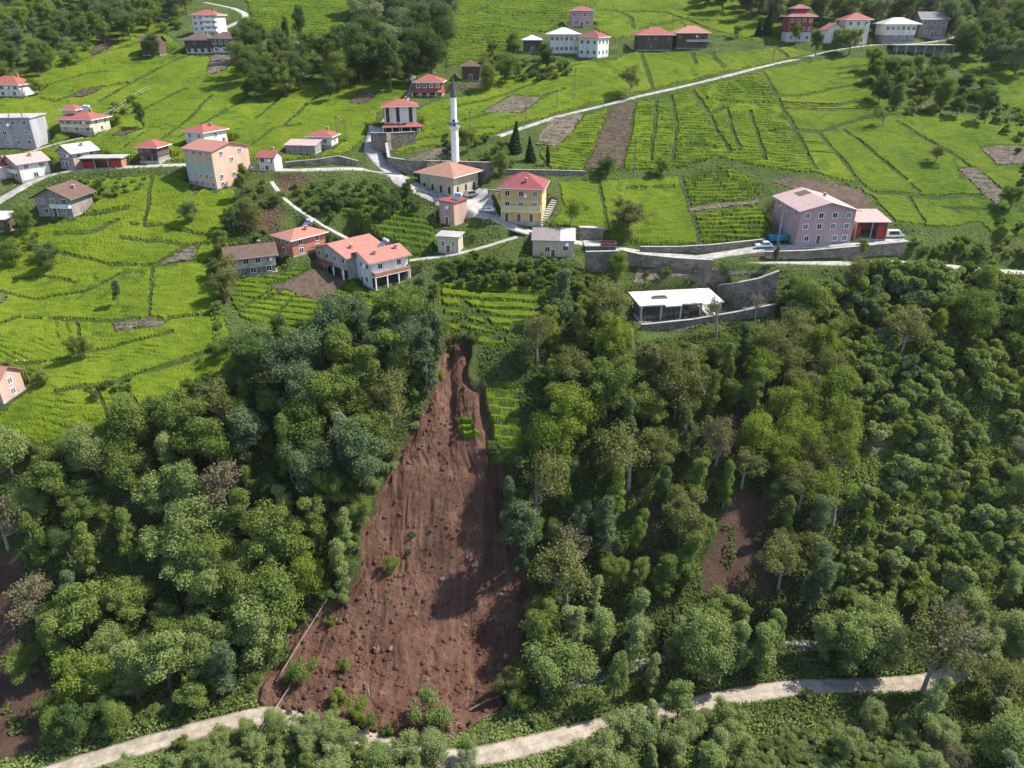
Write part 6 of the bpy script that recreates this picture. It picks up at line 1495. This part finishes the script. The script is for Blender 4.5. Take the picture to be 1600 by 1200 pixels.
scatter([(1090, -20), (1230, -20), (1280, 5), (1440, -10), (1700, -20), (1700, 90), (1560, 85), (1510, 60), (1480, 20), (1290, 18), (1220, 10)], [('round', D_, 3), ('round', S_, 3), ('round', U_, 2), ('round', M_, 2)], 8.0, (10, 15), 'in the top right far wood', g5, seed=19)
scatter([(1362, 90), (1400, 82), (1470, 88), (1500, 110), (1560, 150), (1570, 180), (1500, 165), (1380, 150)], [('round', M_, 4), ('round', D_, 3), ('bush', M_, 3)], 6.0, (7, 11), 'in the thicket below the raised deck', 'thicket below the raised deck', seed=20)
scatter([(1530, 140), (1640, 170), (1700, 200), (1700, 360), (1590, 340), (1560, 330), (1600, 250), (1570, 180)], [('bush', M_, 3), ('round', M_, 2), ('bush', D_, 2)], 7.0, (5, 8), 'at the edge of the bright slope', 'edge of the bright slope', seed=21)
scatter([(365, 262), (420, 270), (440, 300), (430, 345), (390, 375), (350, 440), (350, 560), (330, 480), (328, 420), (345, 350), (370, 300)], [('round', M_, 3), ('round', D_, 2), ('bush', M_, 3), ('wispy', O_, 1), ('round', O_, 1)], 4.6, (5, 9), 'in the hedgerow by the timber house', 'hedgerow of the left field', seed=22)
scatter([(455, 275), (560, 268), (640, 290), (655, 310), (600, 330), (500, 320), (450, 300)], [('bush', D_, 3), ('bush', M_, 4), ('round', D_, 1), ('bigleaf', D_, 2)], 4.4, (5, 8), 'on the bank below the mosque road', 'shrubs on the mosque bank', seed=23)
scatter([(815, 90), (860, 75), (900, 92), (870, 108), (800, 108)], [('bush', M_, 3), ('bush', D_, 3), ('round', D_, 1)], 5.0, (6, 9), 'below the old white ridge house', 'shrubs on the ridge', seed=24)
scatter([(690, 200), (780, 195), (800, 240), (780, 262), (700, 250)], [('bush', M_, 3), ('bush', D_, 3), ('round', M_, 1)], 6.0, (6, 9), 'in the garden above the mosque wall', 'shrubs above the mosque wall', seed=25)
scatter([(1420, 360), (1560, 365), (1640, 380), (1640, 430), (1430, 400)], [('bush', M_, 3), ('bigleaf', M_, 3), ('round', M_, 2)], 4.6, (6, 9), 'beyond the yard of the pink building', 'shrubs at the road end', seed=26)
scatter([(740, 80), (800, 60), (830, 75), (790, 120), (750, 128)], [('bush', M_, 3), ('round', M_, 2), ('wispy', O_, 1)], 7.0, (6, 10), 'beside the barn above the minaret', 'trees beside the field barn', seed=27)
scatter([(880, 470), (1000, 480), (1010, 530), (980, 560), (900, 540)], [('round', O_, 3), ('round', B_, 2), ('wispy', O_, 2)], 5.0, (7, 10), 'beside the unfinished concrete frame', 'trees by the building site', seed=28)
scatter([(560, 470), (640, 440), (680, 420), (690, 470), (600, 500)], [('bush', M_, 3), ('round', M_, 3), ('round', A_, 2)], 4.5, (5, 9), 'below the stilt house', 'trees below the stilt house', seed=29)
scatter([(60, 295), (130, 268), (230, 270), (220, 285), (130, 300)], [('bush', M_, 3), ('bush', A_, 2)], 4.0, (3, 6), 'by the half-timbered house', 'shrubs below the village road bend', seed=30)
scatter([(130, 592), (200, 575), (205, 590), (140, 605)], [('bush', D_, 3), ('bush', M_, 2)], 3.0, (4, 6), 'in the short lower field hedge', 'short field hedge', seed=31)
scatter([(120, 195), (155, 190), (230, 140), (200, 140), (150, 165)], [('bush', M_, 3), ('bush', D_, 2), ('round', M_, 1)], 6.0, (5, 8), 'behind the pale post fence', 'shrubs behind the post fence', seed=32)
scatter([(0, 330), (60, 320), (60, 380), (0, 400)], [('bush', M_, 3), ('round', M_, 1)], 5.0, (5, 8), 'between hut and half-timbered house', 'shrubs beside the hut', seed=33)

for i in range(len(SLIDE)):
    a_, c_ = SLIDE[i], SLIDE[(i + 1) % len(SLIDE)]
    if min(a_[1], c_[1]) > 1090 or (min(a_[0], c_[0]) > 740 and max(a_[1], c_[1]) < 720): continue
    for k in range(max(1, int(math.hypot(c_[0] - a_[0], c_[1] - a_[1]) / 34))):
        f = (k + random.random()) / max(1, int(math.hypot(c_[0] - a_[0], c_[1] - a_[1]) / 34)); jx = random.uniform(-6, 10) * (1 if a_[1] < c_[1] else -1)
        g = at(a_[0] + (c_[0] - a_[0]) * f + jx, a_[1] + (c_[1] - a_[1]) * f)
        lm = random.choice(['leaf_mid', 'leaf_bright', 'leaf_alder', 'leaf_dark'])
        TREES.append((plant('bush', g.x, g.y, random.uniform(1.6, 4.2), lm, f'{DESC[lm]} shrub hanging over the torn landslide edge', 'shrubs on the landslide edge'), f'{DESC[lm]} shrub', 'on the torn landslide edge', project(g.x, g.y, g.z)[0]))
# trees that look alike are told apart by counting from the left
ONES = ['', 'first', 'second', 'third', 'fourth', 'fifth', 'sixth', 'seventh', 'eighth', 'ninth', 'tenth', 'eleventh', 'twelfth', 'thirteenth', 'fourteenth', 'fifteenth', 'sixteenth', 'seventeenth', 'eighteenth', 'nineteenth']
TENS = ['', '', 'twent', 'thirt', 'fort', 'fift', 'sixt', 'sevent', 'eight', 'ninet']
def ordinal(n):
    if n < 20: return ONES[n]
    if n >= 100: return 'hundredth' if n == 100 else 'hundred-and-' + ordinal(n - 100)
    return TENS[n // 10] + ('ieth' if n % 10 == 0 else 'y-' + ONES[n % 10])
same = {}
for t_ in TREES: same.setdefault((t_[1], t_[2]), []).append(t_)
for (d_, w_), lst in same.items():
    if len(lst) < 2: continue
    for n_, t_ in enumerate(sorted(lst, key=lambda v: v[3]), 1): t_[0]['label'] = f'{ordinal(n_)} {d_} from the left {w_}'
# ---------------------------------------------------------------- undergrowth: weeds and low leaves nobody could count
def weeds(name, label, count, accept, hmax, size, mat_, seed, Yr=(60, 200), tr=(-1.1, 1.1)):
    rs = np.random.default_rng(seed)
    mul = 40 if count < 10000 else 3; Y = rs.uniform(*Yr, count * mul); X = rs.uniform(*tr, count * mul) * Y
    z = hz(X, Y); px, py = project(X, Y, z)
    ok = accept(X, Y, px, py)
    for name_, pts, hw, m_ in road_lines:
        d_, _, _ = seg_dist(X, Y, pts[::3]); ok &= d_ > hw * .95
    ok &= ~in_poly(X, Y, slide_w)
    X, Y, z = X[ok][:count], Y[ok][:count], z[ok][:count]
    cl = np.clip(fbm(X / 3.5, Y / 3.5, 3, seed) * 2.2 + .5, .05, 1.3)
    C = np.stack([X, Y, z + .1 + rs.random(len(X)) * hmax * cl], 1)
    Nn = rs.normal(size=C.shape) * .6 + np.array([.1, -.2, .9])
    tone = np.clip(fbm(X / 5, Y / 5, 2, seed + 9) * 1.5 + .5 + rs.normal(size=len(X)) * .18, 0, 1)
    V, Q, tn = leaf_quads(C, Nn, size * rs.uniform(.6, 1.4, len(X)), rs, tone)
    o = link(name, np_mesh(name, V, Q, [MAT[mat_]], {'tone': tn})); tag(o, label, 'undergrowth', kind='stuff')
def in_forest(X, Y, px, py):
    k = np.zeros(X.shape, bool)
    for poly in FOREST: k |= in_poly(px, py - 20, poly)
    for s in SCARS:
        k &= ~(in_poly(px, py, s) & (fbm(X / 4, Y / 4, 2, 8) < .12))
    return k
def right_slope(X, Y, px, py): return in_poly(px, py, [(1330, 430), (1700, 420), (1700, 900), (1400, 1010), (1300, 900), (1320, 700)])
weeds('slope_weeds', 'bright weeds and brambles on the open right slope', 50000, right_slope, 1.0, .30, 'weed_leaf', 79, (95, 195), (.3, 1.1))
def floor_(X, Y, px, py): return (Y < 98) & ~in_poly(px, py, SCARS[2])
weeds('valley_weeds', 'tall weeds and nettles along the valley road', 60000, floor_, 1.2, .24, 'leaf_alder', 80, (58, 98), (-1.1, 1.1))
weeds('undergrowth', 'low leafy undergrowth covering the wooded slopes and valley floor', 150000, in_forest, 1.3, .27, 'floor_leaf', 77, (58, 195))
def open_ground(X, Y, px, py):
    k = (py < 520) & (px > -60) & (px < 1660)
    a = np.clip((X / Y + 1.12) / 2.02 * (len(TT) - 1), 0, len(TT) - 1).astype(int); b_ = np.clip(np.log(Y / 112.0) / .0021, 0, len(TY) - 1).astype(int)
    k &= ~mask[b_, a]
    for label, poly, f_, m_ in BEDS: k &= ~in_poly(px, py, poly)
    k &= ~in_poly(px, py, PLAZA)
    for h in HOUSES:
        c, s__ = math.cos(h['r']), math.sin(h['r']); dx, dy = X - h['loc'].x, Y - h['loc'].y
        k &= ~((np.abs(dx * c + dy * s__) < h['W'] / 2 + .5) & (-dx * s__ + dy * c > -.8) & (-dx * s__ + dy * c < h['d'] + .5))
    return k
weeds('meadow_weeds', 'rough grass and weeds along ditches, banks and gardens', 60000, open_ground, .8, .26, 'weed_leaf', 78, (150, 420), (-.95, .85))
def in_beds(X, Y, px, py):
    k = np.zeros(X.shape, bool)
    for label, poly, f_, m_ in BEDS: k |= in_poly(px, py, poly)
    return k & (fbm(X / 2.5, Y / 2.5, 3, 19) > .05)
weeds('bed_weeds', 'young plants and weeds dotting the garden beds', 9000, in_beds, .35, .22, 'weed_leaf', 81, (130, 400), (-.95, .85))
print('TREES', n_tree)


# ---------------------------------------------------------------- thin valley haze: one closed box of even air round camera and slope
hb = MB().box(-1100, 1100, -60, 760, float(GZ.min()) - 1.0, max(float(GZ.max()) + 25, CAMZ + 5), 'concrete')
ho = hb.build('haze'); ho.data.materials.clear()
hm = bpy.data.materials.new('haze_air'); hm.use_nodes = True
ht = hm.node_tree; ht.nodes.clear()
hv = ht.nodes.new('ShaderNodeVolumePrincipled'); hv.inputs['Color'].default_value = (.86, .92, 1.0, 1); hv.inputs['Density'].default_value = 0.000035
hv.inputs['Anisotropy'].default_value = 0.2
hout = ht.nodes.new('ShaderNodeOutputMaterial'); ht.links.new(hv.outputs[0], hout.inputs['Volume'])
ho.data.materials.append(hm); tag(ho, 'thin bluish haze lying over the valley and slopes', 'haze', kind='stuff')
scene.cycles.volume_bounces = 0
